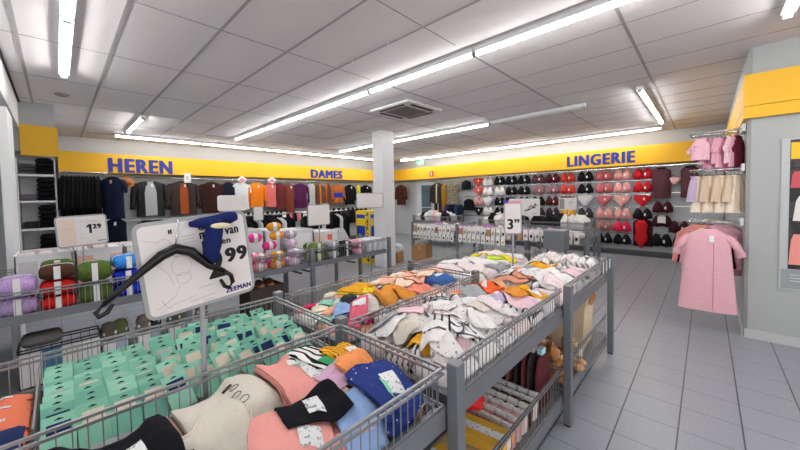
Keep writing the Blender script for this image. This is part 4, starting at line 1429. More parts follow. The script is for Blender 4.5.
# the big 2.99 board
t, TX = sign('framed price board reading 99 with a sketch of a baby, above the mint packs', X1 - .0, .172, .530, 1.165, 1.495, math.radians(5.5), frame=mat('sign_frame', (160, 162, 165), .45), thick=.014, zfoot=.7375)
ink(t, TX, 'o', .008, .112, .036, bold=.0012)
ink(t, TX, 'meer van', .008, .080, .036, bold=.0012, fit=(.135, .024))
ink(t, TX, 'katoen', .012, .047, .036, bold=.0012, fit=(.098, .024))
ink(t, TX, '2', .018, -.075, .15, bold=.006, fit=(.060, .105))
ink(t, TX, '99', .083, -.028, .08, bold=.004, fit=(.082, .056))
ink(t, TX, 'ZEEMAN', .068, -.143, .03, NAVYINK, .0016, fit=(.094, .018))
P_ = []
P_.append([(-.06 + .03 * math.cos(a), .0 + .035 * math.sin(a)) for a in [k * .45 for k in range(14)]])
P_.append([(-.058 + .022 * math.cos(a), -.045 + .02 * math.sin(a)) for a in [k * .5 for k in range(14)]])
P_ += [[(-.05, .12), (-.062, .09), (-.045, .05)], [(-.10, .105), (-.08, .09), (-.085, .05), (-.07, .03)], [(-.16, .11), (-.12, .095), (-.10, .105)], [(-.11, .06), (-.13, .02), (-.10, -.02), (-.09, -.06)], [(-.075, -.07), (-.09, -.10), (-.13, -.125), (-.15, -.13)], [(-.13, -.105), (-.12, -.13), (-.105, -.14)], [(-.065, -.015), (-.055, -.012)], [(-.07, .01), (-.066, .013)], [(-.052, .01), (-.048, .013)], [(-.14, -.145), (-.10, -.128), (-.03, -.118)]]
lines(t, TX, P_, mat('pencil_grey', (186, 182, 182), .8), r=.0007)
lines(t, TX, [[(-.045, .09 - .012 * k + .01), (.0 - .01 * (k % 2), .092 - .012 * k + .01)] for k in range(3)] + [[(-.02, -.095), (.03, -.093)], [(-.05, -.135), (.03, -.13)], [(-.01, -.147), (.03, -.145)]], r=.0007, name='caption_line')
ink(t, TX, 'll', -.083, .117, .02, bold=.001)

t, TX = sign('framed price board reading 1 29 on the yarn table', V1, -.02, .325, 1.155, 1.44, math.radians(2.5), frame=mat('sign_frame', (160, 162, 165), .45), thick=.014, zfoot=.7375)
obj('peach_photo', MB().box(-.155, -.045, -.125, .115, 0, .0006, TX), mat('peach_print', (228, 208, 196), .6), t)
obj('lettering', MB().prism([(.026, .022), (.026, .038), (.047, .055), (.062, .055), (.062, -.03), (.044, -.03), (.044, .030)], 0, .0008, TX), INK, t)
ink(t, TX, '29', .068, .008, .06, bold=.004, fit=(.062, .045))
ink(t, TX, 'ZEEMAN', .095, -.112, .02, NAVYINK, .001, fit=(.06, .011))
lines(t, TX, [[(.03, .085), (.12, .087)], [(.03, .072), (.135, .074)], [(-.02, .085), (.015, .086)], [(-.02, .06), (.0, .06)], [(-.02, -.03), (.0, -.03)], [(-.02, -.07), (.02, -.07)], [(-.135, .03), (-.10, .022), (-.075, .03)], [(-.11, .06), (-.10, .05)]], r=.0010, name='caption_line')

t, TX = sign('grey framed price board reading 3.99 on a pole in the clothes tables', 2.99, -1.39, -1.225, 1.17, 1.475, 0, frame=mat('sign_frame', (160, 162, 165), .45), facing='y', zfoot=.737)
for o in (t,):
    o.location.x = X1 - .0
    o.rotation_euler[2] = -HP + .50
ink(t, TX, '3', -.05, -.105, .1, bold=.004, fit=(.055, .10))
ink(t, TX, '99', .012, -.045, .05, bold=.003, fit=(.050, .040))
lines(t, TX, [[(-.055, .06), (-.01, .06)], [(-.055, .035), (.02, .035)]], r=.001, name='caption_line')
obj('coloured_top', MB().rbox(-.0, .09, -.007, .007, .150, .172, .006, TX @ Matrix.Rotation(0, 4, 'X') @ Matrix.Translation((0, 0, -.002)) @ Matrix.Rotation(-HP, 4, 'X') @ Matrix.Translation((0, -0, -.0))) if False else MB().box(-.04, .085, .150, .170, -.006, .004, TX), mat('pink_clip', (222, 150, 180), .5), t)
obj('blue_clip', MB().box(-.085, -.045, .150, .172, -.006, .004, TX), mat('blue_clip', (60, 70, 190), .5), t)
sign('plain pale grey board on a pole behind the green yarn', V1, 2.48, 2.86, 1.15, 1.46, 0, frame=GREYP, zfoot=.7375)
sign('plain white board standing high behind the 99 board', V1, 1.30, 1.63, 1.42, 1.61, 0, frame=WHITES, zfoot=.7375)

# hanger and navy baby garment hung on the 2.99 board
hx = X1 + .038
hg = thing('coat_hanger', 'black plastic kids hanger hooked over the 99 price board', 'hanger', (hx, .270, 1.385), group='hangers')
obj('shoulder_bar', MB().tube([(0, -.185, -.138), (0, -.14, -.098), (0, -.09, -.055), (0, -.04, -.014), (0, 0, .004), (0, .045, -.012), (0, .10, -.07), (0, .15, -.10)], [.0048, .0058, .0072, .0098, .0108, .0098, .0072, .0055], 8, True, 1.7), BLACKP, hg, True)
obj('end_loop', MB().tube([(0, .15, -.10), (0, .172, -.118), (0, .178, -.145), (0, .165, -.165), (0, .148, -.155), (0, .135, -.128)], [.0055, .006, .0062, .006, .0055, .0042], 7, True, 1.4), BLACKP, hg, True)
obj('end_loop', MB().tube([(0, -.185, -.138), (0, -.205, -.160), (0, -.199, -.174), (0, -.18, -.166), (0, -.165, -.142)], [.005, .0058, .0058, .0052, .004], 7, True, 1.4), BLACKP, hg, True)
obj('hook', MB().tube([(0, 0, .012), (0, .004, .05), (-.002, .012, .085), (-.024, .016, .107), (-.05, .014, .10), (-.052, .010, .075)], .0022, 6), CHROME, hg, True)
ng = thing('baby_garment', 'navy fleece baby garment with a cream patch draped over the 99 board', 'clothing', (X1 + .02, .40, 1.44))
NV = cloth((30, 40, 92))
obj('sleeve', MB().tube([(.012, -.085, .028), (.012, -.05, .030), (.014, -.0, .034), (.012, .04, .044), (.010, .068, .05)], [.012, .024, .029, .030, .022], 10, True, .8), NV, ng, True)
obj('body', MB().tube([(.022, -.005, .045), (.026, -.012, .0), (.024, -.02, -.05), (.022, -.022, -.085), (.022, -.01, -.115)], [.034, .040, .042, .036, .016], 10, True, .7), NV, ng, True)
obj('cream_patch', MB().loft([[(.066 + q, .0 + .032 * c * math.cos(2 * PI * k / 14), .020 + .010 * c * math.sin(2 * PI * k / 14)) for k in range(14)] for q, c in ((-.012, 1), (0, 1), (.003, .6))], False, True), cloth((226, 216, 176)), ng, True)

# ------------------------------------------------------------------ packs hung on the cross table
def hang_pack(label, x, y, z, c, w=.085, h=.20, grp='white packs hung on the cross table'):
    t = thing('hanging_pack', label, 'pack', (x, y, z), group=grp, order=(lambda l: l.x, 'from the pillar'))
    obj('wrapped_cloth', MB().rbox(-w / 2, w / 2, -.026, .0, -h, -.045, .008), cloth(c), t, True)
    obj('header_card', MB().box(-w / 2, w / 2, -.014, -.010, -.06, 0), PAPERL, t)
    obj('label', MB().box(-w * .2, w * .25, -.0275, -.026, -h * .72, -h * .45), [INK, GREYINK, mat('tan_print', (190, 150, 104), .7)][R.randrange(3)], t)
for k in range(34):
    x = -5.04 + k * .106
    if any(abs(x - u) < .05 for u in U_):
        continue
    c = R.choice([(232, 232, 232), (226, 224, 222), (222, 214, 204), (236, 234, 232)]) if k % 6 else (196, 152, 110)
    hang_pack('white carded pack hung at rail height on the cross table', x, 5.855, .91, c)
    if k < 22:
        hang_pack('white carded pack hung in the lower tier of the cross table', x, 5.83, .72 if k < 12 else .735, (230, 228, 226), .085, .16, 'lower tier of hung packs')
HP3 = Pile(-5.05, -1.48, 5.94, 6.52, DECK + .001, .84)
for k in range(26):
    m, nm = [(WHITEC, 'white'), (WPINK, 'pink white'), (GREYC, 'pale grey'), (WPRINT, 'grey white'), (cloth((196, 120, 190)), 'purple')][k % 5]
    garment(HP3, 'folded_garment', f'{nm} folded garment heaped on the cross table', 'clothing', m, -4.9 + (k % 13) * .265, 6.1 + (k // 13) * .26, .26, .24, R.uniform(-.3, .3), .13 if k % 5 != 4 else .15, 'fold', group='heap on the cross table', order=(lambda l: l.x, 'from the pillar'), nu=9, nv=9)
bn = thing('metal_bin', 'grey metal bin at the aisle end of the cross table', 'bin', (-1.80, 5.66, .0), group=None)
obj('bin_body', MB().rbox(-.165, .165, -.13, .13, .64, .94, .006), STEEL, bn)
obj('lid', MB().box(-.17, .17, -.135, .135, .94, .955), GREYP, bn)
for x in (-.14, .14):
    obj('leg', MB().box(x - .015, x + .015, -.015, .015, 0, .64), STEEL, bn)

# back tables before the lingerie wall
for x0, x1, y, nm in ((-4.3, -3.05, 7.5, 'before the white bras'), (-3.05, -1.8, 7.5, 'before the rose bras'), (-7.0, -5.6, 8.0, 'by the fire door')):
    PB = Pile(x0 + .06, x1 - .06, y + .06, y + .74, DECK + .001, .80)
    for k in range(14):
        m, cn = [(WHITEC, 'white'), (cloth((30, 30, 34)), 'black'), (WHITEC, 'white'), (cloth((214, 214, 218)), 'pale grey'), (cloth((222, 190, 190)), 'blush')][k % 5]
        if nm == 'before the rose bras':
            m, cn = [(cloth((30, 30, 34)), 'black'), (WHITEC, 'white')][k // 4 % 2]
        garment(PB, 'folded_garment', f'{cn} folded garment on the table {nm}', 'clothing', m, x0 + .18 + (k % 7) * .16, y + .2 + (k // 7) * .36, .17, .33, R.uniform(-.15, .15), R.uniform(.22, .30), 'fold', group='folded garments ' + nm, order=(lambda l: l.x, 'from the corner'), nu=7, nv=7)
t, TX = sign('white board with a black scribbled print before the black bras', 7.46, -3.44, -2.72, 1.06, 1.45, 0, facing='y', frame=WHITES, zfoot=.737)
lines(t, TX, [[(.02, -.09), (.10, -.06), (.16, -.04), (.22, .02), (.30, .05)], [(.10, -.08), (.14, .02), (.18, .04)], [(.20, -.02), (.27, -.01)], [(.24, .06), (.28, .08)]], INK, .012, 'print')
lines(t, TX, [[(-.30, .14), (-.16, .14)], [(.18, -.15), (.30, -.15)]], GREYINK, .006, 'caption_line')
t, TX = sign('small white board with a grey picture before the coral bras', 7.46, -2.32, -1.97, 1.20, 1.46, 0, facing='y', frame=WHITES, zfoot=.737)
obj('grey_picture', MB().box(-.16, -.06, -.11, .11, 0, .001, TX), GREYINK, t)
lines(t, TX, [[(.04, .0), (.09, .0)], [(.03, .04), (.12, .04)]], GREYINK, .006, 'caption_line')

# ------------------------------------------------------------------ beside the pillar
bd = thing('display_stand', 'yellow and blue cardboard display stand beside the white pillar', 'display stand', (-5.86, 5.28, 0))
obj('body', MB().box(-.30, .18, -.33, .24, 0, 1.24), mat('display_yellow', (238, 206, 40), .5), bd)
for z0, z1 in ((1.06, 1.15), (.60, .88), (.12, .34)):
    obj('blue_panel', MB().box(.1805, .185, -.30, .10, z0, z1), mat('display_blue', (34, 64, 176), .5), bd)
obj('striped_edge', MB().box(.1805, .186, .14, .28, .05, 1.2), mat('stripe_print', (236, 206, 60), .5, 0, 'print', (30, 30, 34), 22, .5), bd)
for z0, z1 in ((1.06, 1.15), (.60, .88), (.12, .34)):
    obj('blue_panel', MB().box(-.27, .04, -.334, -.3305, z0, z1), mat('display_blue', (34, 64, 176), .5), bd)
obj('striped_edge', MB().box(.06, .17, -.334, -.3305, .05, 1.2), mat('stripe_print', (236, 206, 60), .5, 0, 'print', (30, 30, 34), 22, .5), bd)
obj('shelf_slot', MB().box(.1805, .184, -.32, .12, .48, .56), INK, bd)
def carton(label, x, y, z, w, d, h, rz):
    t = thing('cardboard_box', label, 'box', (x, y, z), (0, 0, rz), 'cardboard boxes by the pillar')
    obj('box_body', MB().box(-w / 2, w / 2, -d / 2, d / 2, 0, h), KRAFT, t)
    obj('tape', MB().box(-.025, .025, -d / 2 - .001, d / 2 + .001, h - .1, h + .001), mat('tape', (200, 164, 116), .4), t)
    return t
carton('brown cardboard box standing on the floor under the cross table', -4.98, 6.02, 0, .36, .32, .38, .2)
carton('smaller cardboard box under a white bag beside the pillar', -5.36, 5.52, 0, .24, .24, .24, .1)
PBg = Pile(-5.50, -5.20, 5.38, 5.68, .242, .30)
for k in range(3):
    garment(PBg, 'plastic_bag', 'crumpled white plastic bag on the smaller cardboard box', 'bag', mat('white_film', (226, 226, 228), .4, bump=.4, bsc=14), -5.35, 5.53, .22, .22, .5 * k, .12, 'heap', wr=.012, group='white bags by the pillar', order=BY_Z, nu=11, nv=11)
# ------------------------------------------------------------------ garments on hangers
def hanger(label, loc, rz, w, group=None, mtl=BLACKP, order=None):
    t = thing('coat_hanger', label, 'hanger', loc, (0, 0, rz), group or 'hangers on the wall rails', order)
    obj('shoulder_bar', MB().tube([(-w * .40, 0, -.112), (-w * .2, 0, -.064), (-.03, 0, -.030), (0, 0, -.024), (.03, 0, -.030), (w * .2, 0, -.064), (w * .40, 0, -.112)], .006, 6), mtl, t, True)
    obj('hook', MB().tube([(0, 0, -.024), (0, 0, .012), (.014, 0, .032), (.006, 0, .050), (-.012, 0, .046)], .0026, 5), CHROME, t, True)
    return t


def top_rings(w, h, flare, depth, folds, seed, n=26, nk=.06, shoulder=.085):
    rs = []
    for hw, z, d in ((nk, -.028, .030), (w * .26, -.050, .042), (w * .43, -.050 - shoulder * .45, .050), (w * .5, -.050 - shoulder, .062)):
        rs.append((hw, z, d * depth))
    for k in range(1, 8):
        f = k / 7
        rs.append((w * .5 * (1 + (flare - 1) * f - .05 * math.sin(PI * f) * (flare <= 1.05)), -.05 - shoulder - (h - .05 - shoulder) * f, .07 * depth))
    out = []
    for i, (hw, z, d) in enumerate(rs):
        f = max(0, (i - 3) / 7)
        out.append([(hw * math.cos(a) * (1 + .0 * f), d * math.copysign(abs(math.sin(a)) ** .7, math.sin(a)) * (1 + folds * f * math.sin(5 * a + seed) + folds * .8 * f * math.sin(9 * a + seed * 2)), z) for a in [2 * PI * q / n for q in range(n)]])
    return out


def hang_top(name, label, cat, loc, rz, w, h, m, sleeve=.0, flare=1.0, depth=1.0, group=None, order=None, inner=None, inner_w=.3, collar=None, strip=None, tagm=None, hang=True, folds=.14, hang_group=None, hm=BLACKP, legs=None, sl_out=.085):
    sd = R.uniform(0, 6)
    t = thing(name, label, cat, loc, (0, 0, rz), group, order)
    rings = top_rings(w, h, flare, depth, folds, sd)
    obj('body', MB().loft(rings), m, t, True)
    if sleeve > 0:
        for s in (-1, 1):
            r0 = .058 * min(1, w / .45) * min(1, depth + .25)
            x0 = s * (w * .47 - .02)
            pts = [(x0, 0, -.105), (x0 + s * .035, 0, -.15), (x0 + s * (.03 + sl_out * .5), -.004, -.12 - sleeve * .45), (x0 + s * (.02 + sl_out * .8), -.008, -.12 - sleeve * .8), (x0 + s * (.015 + sl_out), -.01, -.12 - sleeve)]
            obj('sleeve', MB().tube(pts, [r0 * .8, r0 * 1.1, r0 * 1.05, r0 * .9, r0 * .85], 9, True, .8), m, t, True)

    def front(xa, xb, za, zb, off=.006, n=7, taper=None):
        rows = []
        for i in range(n):
            f = i / (n - 1)
            z = za + (zb - za) * f
            k = 0
            while k < len(rings) - 2 and rings[k + 1][0][2] > z:
                k += 1
            zt, zc = rings[k][0][2], rings[k + 1][0][2]
            g = min(max((z - zt) / (zc - zt), 0), 1)
            hw = rings[k][0][0] * (1 - g) + rings[k + 1][0][0] * g
            d = max(abs(p[1]) for p in rings[k]) * (1 - g) + max(abs(p[1]) for p in rings[k + 1]) * g
            q = 1 if taper is None else taper(f)
            rows.append([((xa + (xb - xa) * j / 6) * q, -d * (max(1 - ((xa + (xb - xa) * j / 6) * q / max(hw, .01)) ** 2, .02)) ** .35 - off, z) for j in range(7)])
        return MB().grid(rows)
    if inner is not None:
        obj('inner_shirt', front(-inner_w * w / 2, inner_w * w / 2, -.036, -h * .97, taper=(lambda f: .55 + .45 * min(1, f * 3) if inner_w > .25 else 1)), inner, t, True)
    if collar is not None:
        obj('collar', MB().tube([(.075 * math.cos(a), -.004 + .045 * math.sin(a), -.034 - .02 * (math.sin(a) < 0)) for a in [2 * PI * q / 14 for q in range(15)]], .014, 6), collar, t, True)
    if strip is not None:
        obj('front_band', front(-w * .49, w * .49, -h * strip[1], -h * strip[2], .004), strip[0], t, True)
    if tagm is not None:
        obj('price_tag', front(.01, .05, -.10, -.17, .012, 3), tagm, t)
    if legs is not None:
        for s in (-1, 1):
            obj('trouser_leg', MB().tube([(s * w * .2, .01, -h + .04), (s * w * .2, .01, -h - legs * .5), (s * w * .19, .01, -h - legs)], [.075, .07, .065], 8, True, .5), m, t, True)
    if hang:
        hanger('hanger of the ' + label, loc, rz, w, hang_group, hm)
    return t


def wc(c, **k):
    return cloth(c, **k)


LEATH = mat('black_leather', (12, 13, 15), .55, bump=.3, bsc=14)
BLEATH = mat('brown_leather', (42, 26, 22), .6, bump=.3, bsc=14)
# rails on the menswear wall
def rail(label, a, b, r=.013, grp='wall rails', m=CHROME, stubs=None, stub=(0, 0, 0)):
    a, b = Vector(a), Vector(b)
    t = thing('wall_rail', label, 'rail', a, group=grp)
    obj('bar', MB().tube([(0, 0, 0), b - a], r, 8), m, t, True)
    n = stubs or 2
    for k in range(n):
        p = (b - a) * (k / (n - 1))
        obj('bracket', MB().tube([p, p + Vector(stub)], r * .8, 6), m, t)
    return t


WX = -9.60
rail('long chrome garment rail below the HEREN and DAMES board', (WX, .7, 2.12), (WX, 8.55, 2.12), stubs=8, stub=(-.295, 0, .02))
rail('long pale shelf edge below the hanging menswear', (WX + .02, .7, 1.13), (WX + .02, 8.55, 1.13), .02, m=WHITES, stubs=8, stub=(-.315, 0, 0))
Wt = lambda nm, y, w, zt, zb, m, **k: hang_top(k.pop('name', 'hanging_jacket'), nm, k.pop('cat', 'clothing'), (WX, y, zt), HP, w, zt - zb, m, group='clothes along the menswear wall', **k)
Wt('black leather jacket over a grey sweater under the HEREN letters', 1.53, .56, 2.075, 1.20, LEATH, sleeve=.58, inner=wc((176, 180, 184)), inner_w=.40, collar=wc((176, 180, 184)), tagm=PAPER, flare=.98)
Wt('brown leather jacket over a rust sweater', 2.20, .58, 2.075, 1.20, BLEATH, sleeve=.60, inner=wc((166, 82, 42)), inner_w=.30, collar=BLEATH, tagm=PAPER)
Wt('plain dark brown sweater beside the brown leather jacket', 2.85, .52, 2.075, 1.22, wc((58, 36, 31)), sleeve=.55, tagm=PAPER)
Wt('dark navy sweater half hidden behind the white shirt', 3.27, .36, 2.075, 1.32, wc((30, 34, 48)), sleeve=.5)
Wt('white short sleeved shirt with black crest', 3.60, .44, 2.075, 1.28, wc((226, 230, 234)), sleeve=.20, sl_out=.07, name='hanging_shirt', strip=None)
Wt('bright orange long sleeved sweater', 4.04, .42, 2.075, 1.33, wc((240, 130, 36)), sleeve=.50, tagm=PAPER, name='hanging_sweater')
Wt('coral pink sleeveless vest beside the orange sweater', 4.46, .34, 2.075, 1.33, wc((222, 116, 112)), sleeve=0, name='hanging_vest', tagm=PAPER)
Wt('maroon sweater, first of two beside the pink vest', 4.78, .32, 2.075, 1.24, wc((106, 48, 48)), sleeve=.52, name='hanging_sweater')
Wt('rust maroon sweater, second of two beside the pink vest', 5.07, .32, 2.06, 1.10, wc((126, 62, 54)), sleeve=.66, name='hanging_sweater', tagm=PAPER)
Wt('dark purple sweater under the wall rail', 5.46, .46, 2.075, 1.25, wc((84, 36, 76)), sleeve=.52, name='hanging_sweater')
Wt('pale grey cardigan edge beside the purple sweater', 5.86, .26, 2.075, 1.33, wc((190, 190, 188)), sleeve=.5, name='hanging_cardigan')
Wt('brown knit over an ochre shirt', 6.16, .34, 2.075, 1.33, wc((104, 66, 52)), sleeve=.5, inner=wc((196, 128, 58)), inner_w=.2, name='hanging_sweater')
Wt('tan sweater with a brown body panel', 6.52, .30, 2.075, 1.33, wc((176, 104, 54)), sleeve=.5, inner=wc((104, 66, 52)), inner_w=.6, name='hanging_sweater')
Wt('camel sweater with a royal blue chest band', 6.93, .44, 2.075, 1.38, wc((178, 104, 60)), sleeve=.48, strip=(wc((44, 56, 160)), .48, .72), name='hanging_sweater')
Wt('black dress shirt with a white tag, first from the blue banded sweater', 7.46, .42, 2.06, 1.30, wc((22, 22, 26)), sleeve=.5, tagm=PAPER, name='hanging_shirt')
Wt('yellow green scarf top between the two black shirts', 7.86, .18, 2.06, 1.5, wc((206, 190, 70)), name='hanging_scarf')
Wt('black dress shirt with a white tag, second from the blue banded sweater', 8.24, .44, 2.06, 1.32, wc((22, 22, 26)), sleeve=.5, tagm=PAPER, name='hanging_shirt')
# a hat, signs above collars
h = thing('hanging_hat', 'small brown felt hat hung on the rail beside the navy shirt', 'hat', (WX + .22, 1.10, 2.00), (0, 1.1, .3))
obj('brim', MB().loft([[(r * math.cos(2 * PI * k / 20), r * math.sin(2 * PI * k / 20), z) for k in range(20)] for r, z in ((.07, 0), (.13, -.008), (.132, -.002), (.07, .008))], False, False), mat('felt', (178, 112, 60), .9), h, True)
obj('crown', MB().loft([[(r * math.cos(2 * PI * k / 20), r * math.sin(2 * PI * k / 20), z) for k in range(20)] for r, z in ((.078, 0), (.074, .06), (.06, .085), (.02, .08))], False, True), mat('felt', (178, 112, 60), .9), h, True)
obj('hat_band', MB().loft([[(.079 * math.cos(2 * PI * k / 20), .079 * math.sin(2 * PI * k / 20), z) for k in range(20)] for z in (.006, .024)]), mat('hat_band', (92, 56, 34), .8), h, True)
for y, nm, c in ((2.28, 'white number card over the brown leather jacket', None), (3.60, 'white diamond card with a pink face over the white shirt', (232, 130, 130)), (4.46, 'white diamond card with a pink face over the pink vest', (232, 130, 130))):
    t = thing('rail_card', nm, 'sign', (WX + .11, y, 2.12), group='cards above the rail')
    if c:
        obj('card', MB().prism([(0, .12), (.15, 0), (0, -.10), (-.15, 0)], 0, .004, axes((0, 0, 0), (0, 1, 0), (0, 0, 1))), PAPER, t)
        obj('face', MB().prism([(0, .05), (.09, -.015), (0, -.07), (-.09, -.015)], .0042, .006, axes((0, 0, 0), (0, 1, 0), (0, 0, 1))), mat('pink_print', c, .7), t)
    else:
        obj('card', MB().box(0, .004, -.075, .075, -.11, .13), PAPER, t)
        text('5', .1, axes((.0045, -.03, -.02), (0, 1, 0), (0, 0, 1)), GREYINK, t, .002, .0005)
# lower level: dark trousers and stacks
for k, (y, w, c, nm) in enumerate(((1.55, .55, (26, 26, 30), 'black folded trousers below the black leather jacket'), (2.25, .62, (18, 18, 20), 'black shoes and trousers below the brown leather jacket'))):
    t = thing('hanging_trousers', nm, 'clothing', (WX - .02, y, 1.0))
    obj('trouser_front', MB().tube([(0, -w / 2, .02), (.02, -w / 4, .06), (.03, 0, .03), (.02, w / 4, .06), (0, w / 2, .02)], [.03, .07, .06, .07, .03], 8, True, 1.1), wc(c), t, True)
for k in range(9):
    y = 3.65 + k * .14
    hang_top('hanging_trousers', 'black garment on the lower menswear rail', 'clothing', (WX, y, 1.22), HP + .5, .18, .62, wc(R.choice([(20, 20, 24), (34, 34, 40), (26, 24, 30)])), flare=1.0, depth=.8, group='black garments on the lower rail', order=BY_YW, hang=False)
for k in range(8):
    y = 4.72 + k * .12
    c, nm = [((20, 20, 22), 'black'), ((224, 222, 224), 'white'), ((222, 120, 130), 'pink')][(0, 1, 0, 2, 0, 2, 1, 1)[k]]
    hang_top('hanging_briefs', f'{nm} small garment on the lower rail under the sweaters', 'clothing', (WX + .06, y, 1.14), HP + .3, .15, .30, wc(c), depth=.8, flare=.8, group='small garments on the lower rail', order=BY_YW, hang=False)
for k in range(12):
    y = 5.9 + k * .21
    hang_top('hanging_trousers', 'dark garment under the camel and black tops', 'clothing', (WX, y, 1.22), HP + .4, .22, .60, wc(R.choice([(24, 22, 26), (66, 54, 60), (30, 30, 34)])), depth=.9, group='dark garments under the camel tops', order=BY_YW, hang=False)

# the rack of black jackets
rail('chrome rail carrying the black jackets at the shelf end', (-9.0, .06, 2.16), (-9.0, .74, 2.16), .013, stubs=2, stub=(-.88, 0, .0))
for k in range(10):
    hang_top('hanging_jacket', 'black jacket in the tight row at the shelf end', 'clothing', (-9.0, .10 + k * .055, 2.12), -.18, .50, .84, wc(R.choice([(20, 20, 23), (26, 26, 30), (16, 16, 18)])), sleeve=.56, depth=.36, group='row of black jackets', order=BY_YW, hang=False, folds=.2)
hang_top('hanging_shirt', 'navy shirt with a white and red tag beside the black jackets', 'clothing', (-8.92, .80, 2.11), HP - .75, .42, .90, wc((30, 36, 60)), sleeve=.24, sl_out=.06, tagm=mat('red_white_tag', (222, 160, 150), .7))
hang_top('hanging_trousers', 'dark navy garment with a white tag hung below the navy shirt', 'clothing', (-8.9, .82, 1.25), HP - .6, .38, .55, wc((24, 28, 44)), depth=1.0, tagm=PAPER, hang=False)

# shelves of folded black clothes
sh = thing('shelf_unit', 'white steel shelf unit of folded black clothes under the short yellow board', 'shelf', (-7.0, -.36, 0), group=None)
for z in (2.0 - .02, 1.60, 1.20, .83, .40):
    obj('shelf_board', MB().box(-.33, 0, 0, .35, z - .03, z), WHITES, sh)
obj('upright', MB().box(-.345, -.0, .352, .366, 0, 2.21), mat('perforated_steel', (196, 198, 202), .5, 0, 'dots', (70, 72, 76), 28, .22), sh)
obj('upright', MB().box(-.345, -.0, -.016, -.002, 0, 2.21), WHITES, sh)
obj('back_panel', MB().box(-.352, -.346, 0, .352, 0, 2.2), WHITES, sh)
for zi, (z, hh, n) in enumerate(((1.98, .24, 4), (1.60, .33, 5), (1.20, .33, 5), (.83, .27, 4))):
    for k in range(n):
        s_ = Pile(-7.32, -6.99, -.195, -.012, z + .002 + hh / n * k)
        garment(s_, 'folded_garment', f'black folded garment on the {("top", "second", "third", "bottom")[zi]} white shelf', 'clothing', wc(R.choice([(18, 18, 21), (24, 24, 28)])), -7.14, -.09, .17, .28, HP + R.uniform(-.05, .05), hh / n * .95, 'fold', group='black stacks on the white shelves', order=BY_Z, layers=1, nu=9, nv=9) if False else garment(s_, 'folded_garment', f'black folded garment on the {("top", "second", "third", "bottom")[zi]} white shelf', 'clothing', wc(R.choice([(18, 18, 21), (24, 24, 28)])), -7.14, -.104, .165, .28, HP, hh / n * .95, 'fold', group='black stacks on the white shelves', order=BY_Z, layers=1, nu=9, nv=9)
    for k in range(n - 1):
        c, nm = [((84, 88, 94), 'grey'), ((120, 112, 128), 'mauve grey'), ((60, 60, 64), 'charcoal'), ((190, 190, 190), 'pale grey')][zi]
        s_ = Pile(-7.32, -6.99, -.352, -.195, z + .002 + (hh * (.8 if zi == 0 else .35)) / n * k)
        garment(s_, 'folded_garment', f'{nm} folded garment on the {("top", "second", "third", "bottom")[zi]} white shelf', 'clothing', wc(c, pat='print', col2=(90, 90, 92), sc=60, th=.55) if zi == 3 else wc(c), -7.14, -.272, .14, .28, HP, (hh * (.8 if zi == 0 else .35)) / n * .95, 'fold', group='grey stacks on the white shelves', order=BY_Z, layers=1, nu=9, nv=9)

# ------------------------------------------------------------------ corner: door side coats
WY = 9.60
rail('chrome garment rail beside the fire door', (-7.5, WY, 2.10), (-6.3, WY, 2.10), stubs=2, stub=(0, .275, .02))
rail('chrome garment rail in the far corner behind the pillar', (-9.35, WY, 2.10), (-8.6, WY, 2.10), stubs=2, stub=(0, .275, .02))
hang_top('hanging_jacket', 'rust patterned jacket in the far corner beside the pillar', 'clothing', (-9.0, WY, 2.06), 0, .46, .84, wc((96, 54, 40), pat='print', col2=(52, 34, 30), sc=22, th=.5), sleeve=.5)
hang_top('hanging_suit', 'long dark brown patterned suit beside the fire door', 'clothing', (-7.16, WY, 2.06), 0, .52, .78, wc((70, 58, 52), pat='print', col2=(44, 36, 34), sc=24, th=.5), sleeve=.62, legs=.46, inner=wc((206, 196, 186)), inner_w=.12, collar=wc((80, 66, 58)))
hang_top('hanging_trousers', 'mustard and black garment behind the brown suit', 'clothing', (-6.84, WY, 2.0), .6, .26, 1.1, wc((150, 112, 44)), depth=.7, hang=False)
hang_top('hanging_blouse', 'short sleeved olive grey patterned blouse', 'clothing', (-6.52, WY, 2.06), 0, .44, .80, wc((150, 144, 122), pat='print', col2=(104, 98, 84), sc=26, th=.5), sleeve=.20, sl_out=.06)
for k in range(5):
    hang_top('hanging_jeans', 'blue or navy jeans hung below the olive blouse', 'clothing', (-6.75 + k * .14, WY, 1.26), .5, .22, .62, wc([(46, 62, 100), (30, 34, 50), (20, 20, 24)][k % 3]), depth=.8, group='jeans below the blouse', order=BY_XW, hang=False)

# ------------------------------------------------------------------ lingerie wall
for i, z in enumerate((2.17, 1.84, 1.52, 1.20, .86, .52)):
    tag(obj('display_rail', MB().box(-6.2, .2, 9.862, 9.878, z - .012, z + .012), CHROME, None), f'thin metal display rail across the lingerie wall, {ordinal(i + 1)} from the top', 'rail', 'lingerie wall rails')


